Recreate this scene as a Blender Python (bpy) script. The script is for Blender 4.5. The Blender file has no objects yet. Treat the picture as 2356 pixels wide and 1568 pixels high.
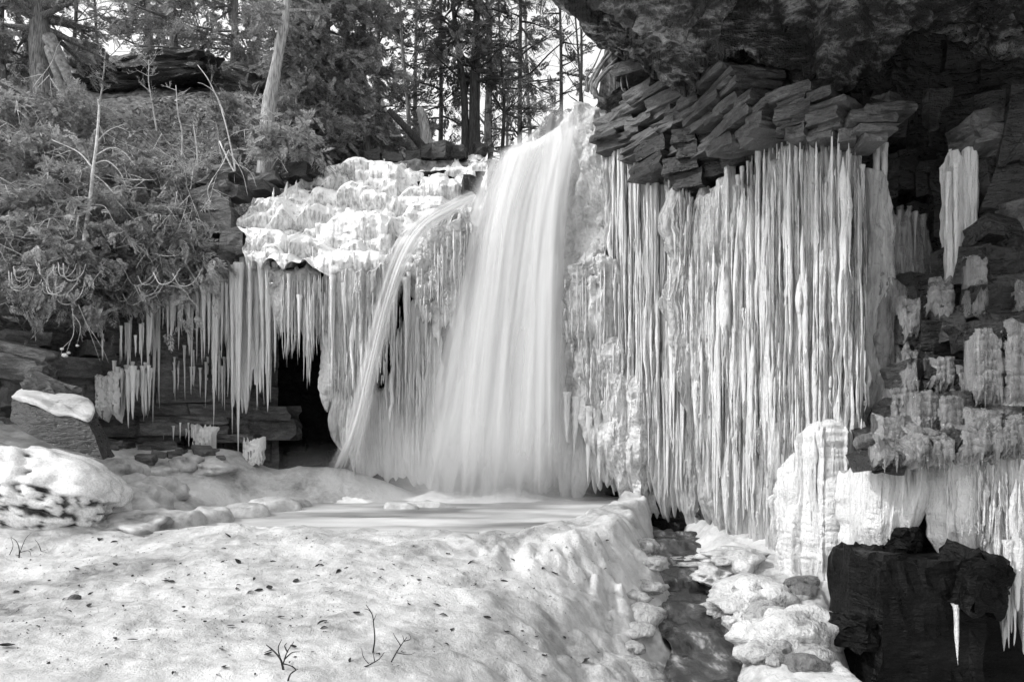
import bpy, math
import numpy as np

# ------------------------------------------------------------------ camera, sky, sun, exposure
scene = bpy.context.scene
COL = scene.collection
FOC = 0.72            # focal length in units of the picture width
K = 2356 * FOC        # the survey of the place is in units of a 2356 x 1568 frame
HY = 1000.0           # eye level in that frame
EYE = 3.0             # eye height in metres above the datum

cam_data = bpy.data.cameras.new('camera')
cam = bpy.data.objects.new('camera', cam_data)
COL.objects.link(cam)
cam.location = (0, 0, EYE)
cam.rotation_euler = (math.radians(90), 0, 0)
cam_data.sensor_width = 36
cam_data.lens = FOC * 36
cam_data.shift_y = (HY - 784) / 2356
cam_data.clip_start = 0.05
cam_data.clip_end = 3000
scene.camera = cam

SUN_EL, SUN_AZ = 40, 255   # azimuth measured clockwise from +Y: high on the left, a little behind
world = bpy.data.worlds.new('World')
scene.world = world
world.use_nodes = True
wn = world.node_tree
wn.nodes.clear()
sky = wn.nodes.new('ShaderNodeTexSky')
sky.sky_type = 'NISHITA'
sky.sun_disc = False
sky.sun_elevation = math.radians(SUN_EL)
sky.sun_rotation = math.radians(SUN_AZ)
sky.air_density = 4.0
sky.dust_density = 0.3
bw = wn.nodes.new('ShaderNodeRGBToBW')
bg = wn.nodes.new('ShaderNodeBackground')
bg.inputs['Strength'].default_value = 0.13
wo = wn.nodes.new('ShaderNodeOutputWorld')
wn.links.new(sky.outputs[0], bw.inputs[0])
wn.links.new(bw.outputs[0], bg.inputs[0])
wn.links.new(bg.outputs[0], wo.inputs[0])

sun_data = bpy.data.lights.new('sun', 'SUN')
sun_data.energy = 1.3
sun_data.angle = math.radians(5)
sun_data.color = (1, 1, 1)
sun = bpy.data.objects.new('sun', sun_data)
COL.objects.link(sun)
_e, _a = math.radians(SUN_EL), math.radians(SUN_AZ)
sun.location = (-4, -6, 30)
sun.rotation_euler = (math.pi / 2 - _e, 0, math.pi - _a)

scene.view_settings.view_transform = 'Standard'
scene.view_settings.look = 'None'
scene.view_settings.exposure = 1.05
scene.view_settings.gamma = 1.0
scene.view_settings.use_curve_mapping = False
scene.cycles.max_bounces = 6
scene.cycles.diffuse_bounces = 2
scene.cycles.glossy_bounces = 2
scene.cycles.transmission_bounces = 4
scene.cycles.transparent_max_bounces = 8
scene.cycles.use_denoising = True
scene.cycles.use_adaptive_sampling = True
scene.cycles.adaptive_threshold = 0.03

# ------------------------------------------------------------------ helpers
def at(px, py, Y):
    px, py, Y = np.broadcast_arrays(np.asarray(px, float), np.asarray(py, float), np.asarray(Y, float))
    return np.stack([(px - 1178) / K * Y, Y, EYE - (py - HY) / K * Y], -1)

def rngs(seed):
    return np.random.default_rng(seed)

def _hash(ix, iy, iz, seed):
    h = (ix.astype(np.uint64) * np.uint64(374761393) + iy.astype(np.uint64) * np.uint64(668265263)
         + iz.astype(np.uint64) * np.uint64(2246822519) + np.uint64(seed * 3266489917 % (1 << 32)))
    h = (h ^ (h >> np.uint64(13))) * np.uint64(1274126177)
    h = (h ^ (h >> np.uint64(16))) & np.uint64(0xFFFFFFFF)
    h = (h * np.uint64(2654435761)) & np.uint64(0xFFFFFFFF)
    h = h ^ (h >> np.uint64(15))
    return (h & np.uint64(0xFFFFFF)).astype(np.float64) / float(0xFFFFFF)

def noise(x, y, z=0.0, seed=0):
    """smooth value noise in -1..1"""
    x, y, z = np.broadcast_arrays(np.asarray(x, float), np.asarray(y, float), np.asarray(z, float))
    x, y, z = x + 5000.0, y + 5000.0, z + 5000.0
    ix, iy, iz = np.floor(x), np.floor(y), np.floor(z)
    fx, fy, fz = x - ix, y - iy, z - iz
    ux, uy, uz = [f * f * f * (f * (f * 6 - 15) + 10) for f in (fx, fy, fz)]
    ix, iy, iz = ix.astype(np.int64), iy.astype(np.int64), iz.astype(np.int64)
    out = 0
    for dx in (0, 1):
        wx = ux if dx else 1 - ux
        for dy in (0, 1):
            wy = uy if dy else 1 - uy
            for dz in (0, 1):
                wz = uz if dz else 1 - uz
                out = out + wx * wy * wz * _hash(ix + dx, iy + dy, iz + dz, seed)
    return out * 2 - 1

def fbm(x, y, z=0.0, seed=0, octaves=4, gain=0.5):
    s, a, f = 0, 1.0, 1.0
    for o in range(octaves):
        s = s + a * noise(x * f, y * f, np.asarray(z) * f, seed + o * 17)
        a *= gain
        f *= 2.03
    return s

def worley(x, y, z, seed=0):
    """distance to the nearest scattered point, cell size 1"""
    x, y, z = np.broadcast_arrays(np.asarray(x, float), np.asarray(y, float), np.asarray(z, float))
    x, y, z = x + 5000.0, y + 5000.0, z + 5000.0
    ix, iy, iz = [np.floor(v).astype(np.int64) for v in (x, y, z)]
    best = np.full(x.shape, 9.0)
    for dx in (-1, 0, 1):
        for dy in (-1, 0, 1):
            for dz in (-1, 0, 1):
                cx, cy, cz = ix + dx, iy + dy, iz + dz
                px = cx + 0.15 + 0.7 * _hash(cx, cy, cz, seed)
                py = cy + 0.15 + 0.7 * _hash(cx, cy, cz, seed + 1)
                pz = cz + 0.15 + 0.7 * _hash(cx, cy, cz, seed + 2)
                best = np.minimum(best, (px - x) ** 2 + (py - y) ** 2 + (pz - z) ** 2)
    return np.sqrt(best)

def knobs(x, y, z, seed=0):
    return np.sqrt(np.clip(1 - (worley(x, y, z, seed) / 0.85) ** 2, 0, 1))

def flutes(s, z, spacing, seed=0, drift=0.35):
    """rounded vertical columns side by side, 0..1"""
    q = np.asarray(s) / spacing + drift * noise(np.asarray(s) * 0.9, np.asarray(z) * 0.7, seed * 0.37, seed) + 5000.0
    c = np.floor(q).astype(np.int64)
    best = np.full(q.shape, 9.0)
    amp = np.zeros(q.shape)
    zero = np.zeros_like(c)
    for k in (-1, 0, 1):
        cc = c + k
        ctr = cc + 0.2 + 0.6 * _hash(cc, zero, zero, seed + 5)
        w = 0.75 + 0.6 * _hash(cc, zero, zero, seed + 6)
        d = np.abs(q - ctr) / w
        a = 0.35 + 0.65 * _hash(cc, zero, zero, seed + 7)
        m = d < best
        best = np.where(m, d, best)
        amp = np.where(m, a, amp)
    return np.sqrt(np.clip(1 - (best / 0.72) ** 2, 0, 1)) * amp

def sstep(a, b, x):
    t = np.clip((np.asarray(x, float) - a) / (b - a), 0, 1)
    return t * t * (3 - 2 * t)

def set_props(o, label=None, cat=None, group=None, kind=None):
    if label: o['label'] = label
    if cat: o['category'] = cat
    if group: o['group'] = group
    if kind: o['kind'] = kind
    return o

def mesh_data(name, V, quads=None, tris=None, smooth=True, attrs=None):
    me = bpy.data.meshes.new(name)
    V = np.ascontiguousarray(V, dtype=np.float32).reshape(-1, 3)
    nq = 0 if quads is None else len(quads)
    nt = 0 if tris is None else len(tris)
    idx = []
    if nq: idx.append(np.asarray(quads, np.int32).reshape(-1))
    if nt: idx.append(np.asarray(tris, np.int32).reshape(-1))
    idx = np.concatenate(idx)
    sizes = np.concatenate([np.full(nq, 4, np.int32), np.full(nt, 3, np.int32)])
    starts = np.concatenate([[0], np.cumsum(sizes)[:-1]]).astype(np.int32)
    me.vertices.add(len(V))
    me.vertices.foreach_set('co', V.reshape(-1))
    me.loops.add(len(idx))
    me.loops.foreach_set('vertex_index', idx)
    me.polygons.add(nq + nt)
    me.polygons.foreach_set('loop_start', starts)
    try:
        me.polygons.foreach_set('loop_total', sizes)
    except Exception:
        pass
    me.update(calc_edges=True)
    me.polygons.foreach_set('use_smooth', np.full(nq + nt, smooth, dtype=bool))
    for k, v in (attrs or {}).items():
        a = me.attributes.new(k, 'FLOAT', 'POINT')
        a.data.foreach_set('value', np.ascontiguousarray(v, np.float32).reshape(-1))
    return me

def link(name, me, mat=None, parent=None):
    o = bpy.data.objects.new(name, me)
    COL.objects.link(o)
    if mat is not None and me is not None and not me.materials:
        me.materials.append(mat)
    if parent is not None:
        o.parent = parent
    return o

def empty(name, loc=(0, 0, 0), label=None, cat=None, group=None, kind=None):
    o = bpy.data.objects.new(name, None)
    o.empty_display_size = 0.1
    COL.objects.link(o)
    o.location = [float(v) for v in loc]
    return set_props(o, label, cat, group, kind)

class MB:
    """collects vertices and faces; build() makes one mesh object"""
    def __init__(self):
        self.V, self.Q, self.T, self.n = [], [], [], 0
    def add(self, V, quads=None, tris=None):
        V = np.asarray(V, float).reshape(-1, 3)
        if quads is not None and len(quads): self.Q.append(np.asarray(quads) + self.n)
        if tris is not None and len(tris): self.T.append(np.asarray(tris) + self.n)
        self.V.append(V)
        self.n += len(V)
    def build(self, name, mat, parent=None, origin=(0, 0, 0), smooth=True):
        V = np.concatenate(self.V) - np.asarray(origin, float)
        Q = np.concatenate(self.Q) if self.Q else None
        T = np.concatenate(self.T) if self.T else None
        o = link(name, mesh_data(name, V, Q, T, smooth), mat, parent)
        if parent is None:
            o.location = [float(v) for v in origin]
        return o

def grid_quads(nu, nv, off=0, flip=False, wrap_u=False):
    a = np.arange(nu * nv).reshape(nu, nv) + off
    if wrap_u: a = np.concatenate([a, a[:1]], 0)
    q = np.stack([a[:-1, :-1], a[1:, :-1], a[1:, 1:], a[:-1, 1:]], -1).reshape(-1, 4)
    return q[:, ::-1] if flip else q

def tube(P, R, sides=6, cap=True):
    """a tapered tube along P with radii R -> V, quads, tris"""
    P = np.asarray(P, float)
    R = np.broadcast_to(np.asarray(R, float), (len(P),))
    T = np.gradient(P, axis=0)
    T /= np.linalg.norm(T, axis=1, keepdims=True) + 1e-9
    ref = np.array([0.31, 0.82, 0.2]) if abs(T[:, 2]).mean() > 0.7 else np.array([0.1, 0.05, 1.0])
    A = np.cross(T, ref); A /= np.linalg.norm(A, axis=1, keepdims=True) + 1e-9
    B = np.cross(T, A)
    ang = np.linspace(0, 2 * np.pi, sides, endpoint=False)
    ring = np.cos(ang)[:, None, None] * A[None] + np.sin(ang)[:, None, None] * B[None]
    V = P[None] + ring * R[None, :, None]
    n = len(P)
    q = grid_quads(sides, n, wrap_u=True)
    V = V.reshape(-1, 3)
    tr = None
    if cap:
        V = np.concatenate([V, P[:1], P[-1:]])
        i = np.arange(sides) * n
        j = np.roll(i, -1)
        tr = np.concatenate([np.stack([np.full(sides, sides * n), j, i], -1),
                             np.stack([np.full(sides, sides * n + 1), i + n - 1, j + n - 1], -1)])
    return V, q, tr

def smooth_path(pts, n):
    """Catmull-Rom through pts"""
    pts = np.asarray(pts, float)
    p = np.concatenate([2 * pts[:1] - pts[1:2], pts, 2 * pts[-1:] - pts[-2:-1]])
    m = len(pts) - 1
    t = np.linspace(0, m - 1e-6, n)
    i = t.astype(int); f = (t - i)[:, None]
    a, b, c, d = p[i], p[i + 1], p[i + 2], p[i + 3]
    return 0.5 * (2 * b + (c - a) * f + (2 * a - 5 * b + 4 * c - d) * f ** 2 + (3 * b - a - 3 * c + d) * f ** 3)

def ico(sub):
    import bmesh
    bm = bmesh.new()
    bmesh.ops.create_icosphere(bm, subdivisions=sub, radius=1)
    V = np.array([v.co[:] for v in bm.verts]); T = np.array([[v.index for v in f.verts] for f in bm.faces])
    bm.free()
    return V, T
ICO2, ICO3, ICO4 = ico(2), ico(3), ico(4)

# ------------------------------------------------------------------ materials (all greys: a black and white place)
def grey(v): return (v, v, v, 1)

def mat_base(name):
    m = bpy.data.materials.new(name)
    m.use_nodes = True
    nt = m.node_tree
    nt.nodes.clear()
    out = nt.nodes.new('ShaderNodeOutputMaterial')
    return m, nt, out

def n_noise(nt, vec, scale, detail=4, rough=0.55, stretch=None):
    if stretch is not None:
        mp = nt.nodes.new('ShaderNodeMapping')
        mp.inputs['Scale'].default_value = stretch
        nt.links.new(vec, mp.inputs['Vector'])
        vec = mp.outputs[0]
    t = nt.nodes.new('ShaderNodeTexNoise')
    t.inputs['Scale'].default_value = scale
    t.inputs['Detail'].default_value = detail
    t.inputs['Roughness'].default_value = rough
    nt.links.new(vec, t.inputs['Vector'])
    return t.outputs[0]

def n_ramp(nt, fac, stops):
    r = nt.nodes.new('ShaderNodeValToRGB')
    el = r.color_ramp.elements
    while len(el) < len(stops): el.new(0.5)
    for e, (p, v) in zip(el, stops):
        e.position = p; e.color = grey(v)
    nt.links.new(fac, r.inputs[0])
    return r.outputs[0]

def n_math(nt, op, a, b=None, clamp=False):
    n = nt.nodes.new('ShaderNodeMath'); n.operation = op; n.use_clamp = clamp
    for i, v in enumerate((a, b)):
        if v is None: continue
        if isinstance(v, (int, float)): n.inputs[i].default_value = v
        else: nt.links.new(v, n.inputs[i])
    return n.outputs[0]

def n_mix(nt, fac, a, b, mode='MIX'):
    n = nt.nodes.new('ShaderNodeMix'); n.data_type = 'RGBA'; n.blend_type = mode
    for i, v in ((0, fac), (6, a), (7, b)):
        if isinstance(v, (int, float)): n.inputs[i].default_value = v if i == 0 else grey(v)
        else: nt.links.new(v, n.inputs[i])
    return n.outputs[2]

def n_bump(nt, h, dist, strength=1.0, prev=None):
    b = nt.nodes.new('ShaderNodeBump')
    b.inputs['Distance'].default_value = dist
    b.inputs['Strength'].default_value = strength
    nt.links.new(h, b.inputs['Height'])
    if prev is not None: nt.links.new(prev, b.inputs['Normal'])
    return b.outputs[0]

def n_pos(nt):
    return nt.nodes.new('ShaderNodeNewGeometry').outputs['Position']

def principled(nt, out, color, rough, normal=None, spec=0.5, sss=0.0, sss_r=0.1, trans=0.0):
    p = nt.nodes.new('ShaderNodeBsdfPrincipled')
    if isinstance(color, (int, float)): p.inputs['Base Color'].default_value = grey(color)
    else: nt.links.new(color, p.inputs['Base Color'])
    if isinstance(rough, (int, float)): p.inputs['Roughness'].default_value = rough
    else: nt.links.new(rough, p.inputs['Roughness'])
    p.inputs['Specular IOR Level'].default_value = spec
    if sss > 0:
        p.inputs['Subsurface Weight'].default_value = sss
        p.inputs['Subsurface Radius'].default_value = (sss_r,) * 3
    if trans > 0:
        p.inputs['Transmission Weight'].default_value = trans
        p.inputs['IOR'].default_value = 1.31
    if normal is not None: nt.links.new(normal, p.inputs['Normal'])
    nt.links.new(p.outputs[0], out.inputs[0])
    return p

def rock_mat(name, lo, hi, rough=(0.35, 0.75), bump=0.03, strata=True, scale=1.0, spec=0.5, midv=None):
    m, nt, out = mat_base(name)
    pos = n_pos(nt)
    big = n_noise(nt, pos, 1.3 * scale, 3, 0.62, (1, 1, 2.6) if strata else None)
    mid = n_noise(nt, pos, 6 * scale, 4, 0.65, (1, 1, 3.2) if strata else None)
    fine = n_noise(nt, pos, 38 * scale, 2, 0.6)
    f = n_math(nt, 'ADD', n_math(nt, 'MULTIPLY', big, 0.55), n_math(nt, 'MULTIPLY', mid, 0.45))
    c = n_ramp(nt, f, [(0.36, lo), (0.5, (lo + hi) * 0.42 if midv is None else midv), (0.66 if midv is None else 0.62, hi)])
    c = n_mix(nt, 0.55, c, n_ramp(nt, fine, [(0.3, 0.35), (0.62, 1.0)]), 'MULTIPLY')
    r = n_ramp(nt, mid, [(0.35, rough[0]), (0.6, rough[1])])
    b = n_bump(nt, mid, bump * 2.2, 0.9)
    b = n_bump(nt, fine, bump * 0.45, 0.9, b)
    principled(nt, out, c, r, b, spec)
    return m

def ice_mat(name, lo=0.45, hi=0.86, rough=0.22, stretch=(9, 9, 1.1), fine=45, bump=0.02, sss=0.0, mid_stretch=(26, 26, 3.2), trans=0.0):
    m, nt, out = mat_base(name)
    pos = n_pos(nt)
    streak = n_noise(nt, pos, 1.0, 5, 0.6, stretch)
    cloud = n_noise(nt, pos, 1.1, 4, 0.6)
    st2 = n_noise(nt, pos, 1.0, 3, 0.6, mid_stretch)
    fn = n_noise(nt, pos, fine, 3, 0.6)
    f = n_math(nt, 'ADD', n_math(nt, 'MULTIPLY', streak, 0.6), n_math(nt, 'MULTIPLY', cloud, 0.4))
    f = n_math(nt, 'ADD', n_math(nt, 'MULTIPLY', f, 0.8), n_math(nt, 'MULTIPLY', st2, 0.2))
    c = n_ramp(nt, f, [(0.36, lo), (0.48, lo * 0.35 + hi * 0.65), (0.6, hi)])
    b = n_bump(nt, st2, bump * 1.4, 1.0)
    b = n_bump(nt, fn, bump * 0.6, 1.0, b)
    r = n_ramp(nt, fn, [(0.35, rough * 0.5), (0.65, rough * 1.8)])
    principled(nt, out, c, r, b, 0.9, sss, 0.06, trans)
    return m

M = {}
M['rock'] = rock_mat('limestone', 0.02, 0.26)
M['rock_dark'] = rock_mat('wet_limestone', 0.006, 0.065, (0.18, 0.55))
M['rock_black'] = rock_mat('black_wet_rock', 0.003, 0.02, (0.3, 0.55), 0.02, spec=0.1)  # wet black rock; its black also stands in for shade in dark hollows
M['rock_roof'] = rock_mat('overhang_limestone', 0.012, 0.6, (0.35, 0.8), 0.06, True, 0.8, midv=0.085)
M['rock_left'] = rock_mat('mossy_limestone', 0.05, 0.26, (0.5, 0.85))
M['ice'] = ice_mat('hanging_ice', 0.62, 0.95, 0.1, (8, 8, 1.0), 48, 0.03, trans=0.12)
M['ice_grey'] = ice_mat('grey_ice', 0.2, 0.74, 0.12, (12, 12, 0.8), 55, 0.03, trans=0.25)
M['ice_clear'] = ice_mat('clear_ice', 0.05, 0.6, 0.07, (7, 7, 1.6), 60, 0.035, trans=0.6)
M['ice_bubbly'] = ice_mat('bubbly_ice', 0.26, 0.9, 0.12, (2.2, 2.2, 1.6), 38, 0.035, mid_stretch=(14, 14, 11), trans=0.12)
M['snow_ice'] = ice_mat('snow_crusted_ice', 0.72, 0.93, 0.45, (3, 3, 2), 55, 0.012, mid_stretch=(12, 12, 10))

def ground_ice_mat():
    m, nt, out = mat_base('frozen_streambed_ice')
    pos = n_pos(nt)
    a = n_noise(nt, pos, 1.6, 5, 0.62)
    b_ = n_noise(nt, pos, 9, 6, 0.68)
    c_ = n_noise(nt, pos, 60, 3, 0.65)
    f = n_math(nt, 'ADD', n_math(nt, 'MULTIPLY', a, 0.6), n_math(nt, 'MULTIPLY', b_, 0.4))
    lowf = n_noise(nt, pos, 0.55, 3, 0.6)
    f = n_math(nt, 'ADD', f, n_math(nt, 'MULTIPLY', n_math(nt, 'SUBTRACT', lowf, 0.5), 0.55))
    c = n_ramp(nt, f, [(0.30, 0.18), (0.43, 0.44), (0.58, 0.67)])
    nb = n_bump(nt, b_, 0.05, 0.7)
    nb = n_bump(nt, c_, 0.007, 0.8, nb)
    principled(nt, out, c, n_ramp(nt, b_, [(0.35, 0.3), (0.6, 0.6)]), nb, 0.45)
    return m
M['ground_ice'] = ground_ice_mat()

def simple_mat(name, lo, hi, scale, rough=0.8, bump=0.01, stretch=None, spec=0.3):
    m, nt, out = mat_base(name)
    pos = n_pos(nt)
    a = n_noise(nt, pos, scale, 5, 0.6, stretch)
    c = n_ramp(nt, a, [(0.32, lo), (0.66, hi)])
    principled(nt, out, c, rough, n_bump(nt, a, bump, 0.8), spec)
    return m
M['bark'] = simple_mat('cedar_bark', 0.05, 0.3, 1.0, 0.9, 0.03, (38, 38, 4))
M['bark_pale'] = simple_mat('pale_bark', 0.12, 0.5, 1.0, 0.85, 0.025, (30, 30, 4))
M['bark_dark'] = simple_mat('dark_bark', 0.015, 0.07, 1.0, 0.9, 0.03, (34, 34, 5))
M['dead_wood'] = simple_mat('bleached_dead_wood', 0.35, 0.75, 14, 0.7, 0.004)
M['twig'] = simple_mat('dark_twig', 0.012, 0.05, 20, 0.7, 0.002)
M['root'] = simple_mat('grey_root', 0.08, 0.3, 12, 0.8, 0.01)
M['leaf_dark'] = simple_mat('fallen_leaf_dark', 0.008, 0.035, 25, 0.6, 0.002)
M['litter'] = simple_mat('leaf_litter', 0.06, 0.6, 3.0, 0.85, 0.01)
M['soil'] = simple_mat('hillside_soil', 0.04, 0.3, 7, 0.95, 0.04)

def foliage_mat(name, lo, hi):
    m, nt, out = mat_base(name)
    pos = n_pos(nt)
    a = n_noise(nt, pos, 1.4, 3, 0.6)
    b_ = n_noise(nt, pos, 17, 2, 0.5)
    f = n_math(nt, 'ADD', n_math(nt, 'MULTIPLY', a, 0.5), n_math(nt, 'MULTIPLY', b_, 0.5))
    c = n_ramp(nt, f, [(0.35, lo), (0.62, hi)])
    d = nt.nodes.new('ShaderNodeBsdfPrincipled')
    nt.links.new(c, d.inputs['Base Color'])
    d.inputs['Roughness'].default_value = 0.55
    d.inputs['Specular IOR Level'].default_value = 0.35
    t = nt.nodes.new('ShaderNodeBsdfTranslucent')
    nt.links.new(c, t.inputs['Color'])
    mx = nt.nodes.new('ShaderNodeMixShader')
    mx.inputs[0].default_value = 0.3
    nt.links.new(d.outputs[0], mx.inputs[1]); nt.links.new(t.outputs[0], mx.inputs[2])
    nt.links.new(mx.outputs[0], out.inputs[0])
    return m
M['cedar'] = foliage_mat('cedar_foliage', 0.07, 0.5)
M['cedar_dark'] = foliage_mat('shaded_cedar_foliage', 0.04, 0.2)  # darker copy of the cedar foliage, with shade put into its colour
M['cedar_pale'] = foliage_mat('frosted_cedar_foliage', 0.14, 0.7)

def water_mat(name, base, dens_lo, dens_hi, freq_u, fine_u):
    """falling water: white strands that thin out to clear gaps; u runs across, v down the fall"""
    m, nt, out = mat_base(name)
    au = nt.nodes.new('ShaderNodeAttribute'); au.attribute_name = 'across'
    av = nt.nodes.new('ShaderNodeAttribute'); av.attribute_name = 'down'
    cb = nt.nodes.new('ShaderNodeCombineXYZ')
    nt.links.new(au.outputs['Fac'], cb.inputs[0]); nt.links.new(av.outputs['Fac'], cb.inputs[1])
    s1 = n_noise(nt, cb.outputs[0], 1.0, 4, 0.55, (freq_u, 0.9, 1))
    s2 = n_noise(nt, cb.outputs[0], 1.0, 3, 0.5, (fine_u, 1.6, 1))
    f = n_math(nt, 'ADD', n_math(nt, 'MULTIPLY', s1, 0.82), n_math(nt, 'MULTIPLY', s2, 0.18))
    dens = nt.nodes.new('ShaderNodeMapRange')
    dens.inputs[1].default_value = 0.32; dens.inputs[2].default_value = 0.66
    dens.inputs[3].default_value = dens_lo; dens.inputs[4].default_value = dens_hi
    nt.links.new(f, dens.inputs[0])
    fd = nt.nodes.new('ShaderNodeAttribute'); fd.attribute_name = 'fade'
    alpha = n_math(nt, 'MULTIPLY', dens.outputs[0], fd.outputs['Fac'], True)
    d = nt.nodes.new('ShaderNodeBsdfPrincipled')
    nt.links.new(n_ramp(nt, f, [(0.3, base * 0.85), (0.62, base)]), d.inputs['Base Color'])
    d.inputs['Roughness'].default_value = 0.55
    d.inputs['Specular IOR Level'].default_value = 0.25
    t = nt.nodes.new('ShaderNodeBsdfTranslucent'); t.inputs['Color'].default_value = grey(base)
    m1 = nt.nodes.new('ShaderNodeMixShader'); m1.inputs[0].default_value = 0.35
    nt.links.new(d.outputs[0], m1.inputs[1]); nt.links.new(t.outputs[0], m1.inputs[2])
    tr = nt.nodes.new('ShaderNodeBsdfTransparent')
    m2 = nt.nodes.new('ShaderNodeMixShader')
    nt.links.new(alpha, m2.inputs[0])
    nt.links.new(tr.outputs[0], m2.inputs[1]); nt.links.new(m1.outputs[0], m2.inputs[2])
    nt.links.new(m2.outputs[0], out.inputs[0])
    return m
M['fall_core'] = water_mat('falling_water', 0.93, 0.86, 1.0, 2.2, 7)
M['fall_veil'] = water_mat('falling_water_veil', 0.95, 0.1, 0.65, 2.2, 8)

def pool_mat():
    m, nt, out = mat_base('pool_water')
    pos = n_pos(nt)
    a = n_noise(nt, pos, 1.0, 4, 0.5, (0.35, 1.0, 1))
    w = n_noise(nt, pos, 1.0, 3, 0.5, (1.2, 3, 1))
    c = n_ramp(nt, a, [(0.36, 0.14), (0.48, 0.42), (0.62, 0.72)])
    principled(nt, out, c, 0.32, n_bump(nt, w, 0.03, 0.5), 0.5)
    return m
M['pool'] = pool_mat()

def stream_mat():
    m, nt, out = mat_base('stream_water')
    pos = n_pos(nt)
    a = n_noise(nt, pos, 1.0, 5, 0.6, (5, 2.0, 1))
    c = n_ramp(nt, a, [(0.42, 0.02), (0.56, 0.08), (0.7, 0.45)])
    principled(nt, out, c, 0.2, n_bump(nt, a, 0.05, 0.7), 0.5)
    return m
M['stream'] = stream_mat()

def snow_topped_mat():
    """grey dripping ice, with snow lying where the surface faces up"""
    m, nt, out = mat_base('snow_topped_ice')
    g = nt.nodes.new('ShaderNodeNewGeometry')
    pos = g.outputs['Position']
    sep = nt.nodes.new('ShaderNodeSeparateXYZ'); nt.links.new(g.outputs['Normal'], sep.inputs[0])
    st = n_noise(nt, pos, 1.0, 4, 0.6, (16, 16, 2.2))
    cl = n_noise(nt, pos, 9, 4, 0.65)
    fn = n_noise(nt, pos, 50, 3, 0.6)
    f = n_math(nt, 'ADD', sep.outputs[2], n_math(nt, 'MULTIPLY', n_math(nt, 'SUBTRACT', cl, 0.5), 0.9))
    k = nt.nodes.new('ShaderNodeMapRange'); k.inputs[1].default_value = -0.1; k.inputs[2].default_value = 0.3
    nt.links.new(f, k.inputs[0])
    c = n_mix(nt, k.outputs[0], n_ramp(nt, st, [(0.36, 0.34), (0.5, 0.62), (0.62, 0.84)]), 0.93)
    b = n_bump(nt, cl, 0.04, 0.8); b = n_bump(nt, fn, 0.012, 0.8, b)
    principled(nt, out, c, n_ramp(nt, k.outputs[0], [(0.0, 0.15), (1.0, 0.55)]), b, 0.5)
    return m
M['snow_topped'] = snow_topped_mat()

def beaded_mat():
    """black rock showing between beads of white ice ('bare' = how bare the rock is)"""
    m, nt, out = mat_base('beaded_ice_on_rock')
    pos = n_pos(nt)
    at_ = nt.nodes.new('ShaderNodeAttribute'); at_.attribute_name = 'bare'
    fn = n_noise(nt, pos, 40, 3, 0.6)
    c = n_mix(nt, at_.outputs['Fac'], n_ramp(nt, fn, [(0.3, 0.6), (0.6, 0.86)]), n_ramp(nt, fn, [(0.3, 0.008), (0.7, 0.05)]))
    principled(nt, out, c, 0.25, n_bump(nt, fn, 0.01, 0.8), 0.5)
    return m
M['beaded'] = beaded_mat()
# ================================================================== the setting
POOL_Z = EYE - 1.32

# ---- frozen streambed: foreground ice dam, pool bed, left bank, stream gully
GUL_Y = np.array([-8.0, 4, 6, 7.0, 7.8, 8.6, 9.3, 10.2, 11.5, 13, 14, 16])
GUL_X = np.array([-2.0, 0.9, 1.55, 1.95, 1.98, 2.3, 2.28, 2.62, 2.66, 2.85, 3.0, 3.2])
GUL_Z = np.array([-3.4, -2.95, -2.8, -2.7, -2.6, -2.48, -2.36, -2.2, -1.98, -1.78, -1.7, -1.6])

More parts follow.
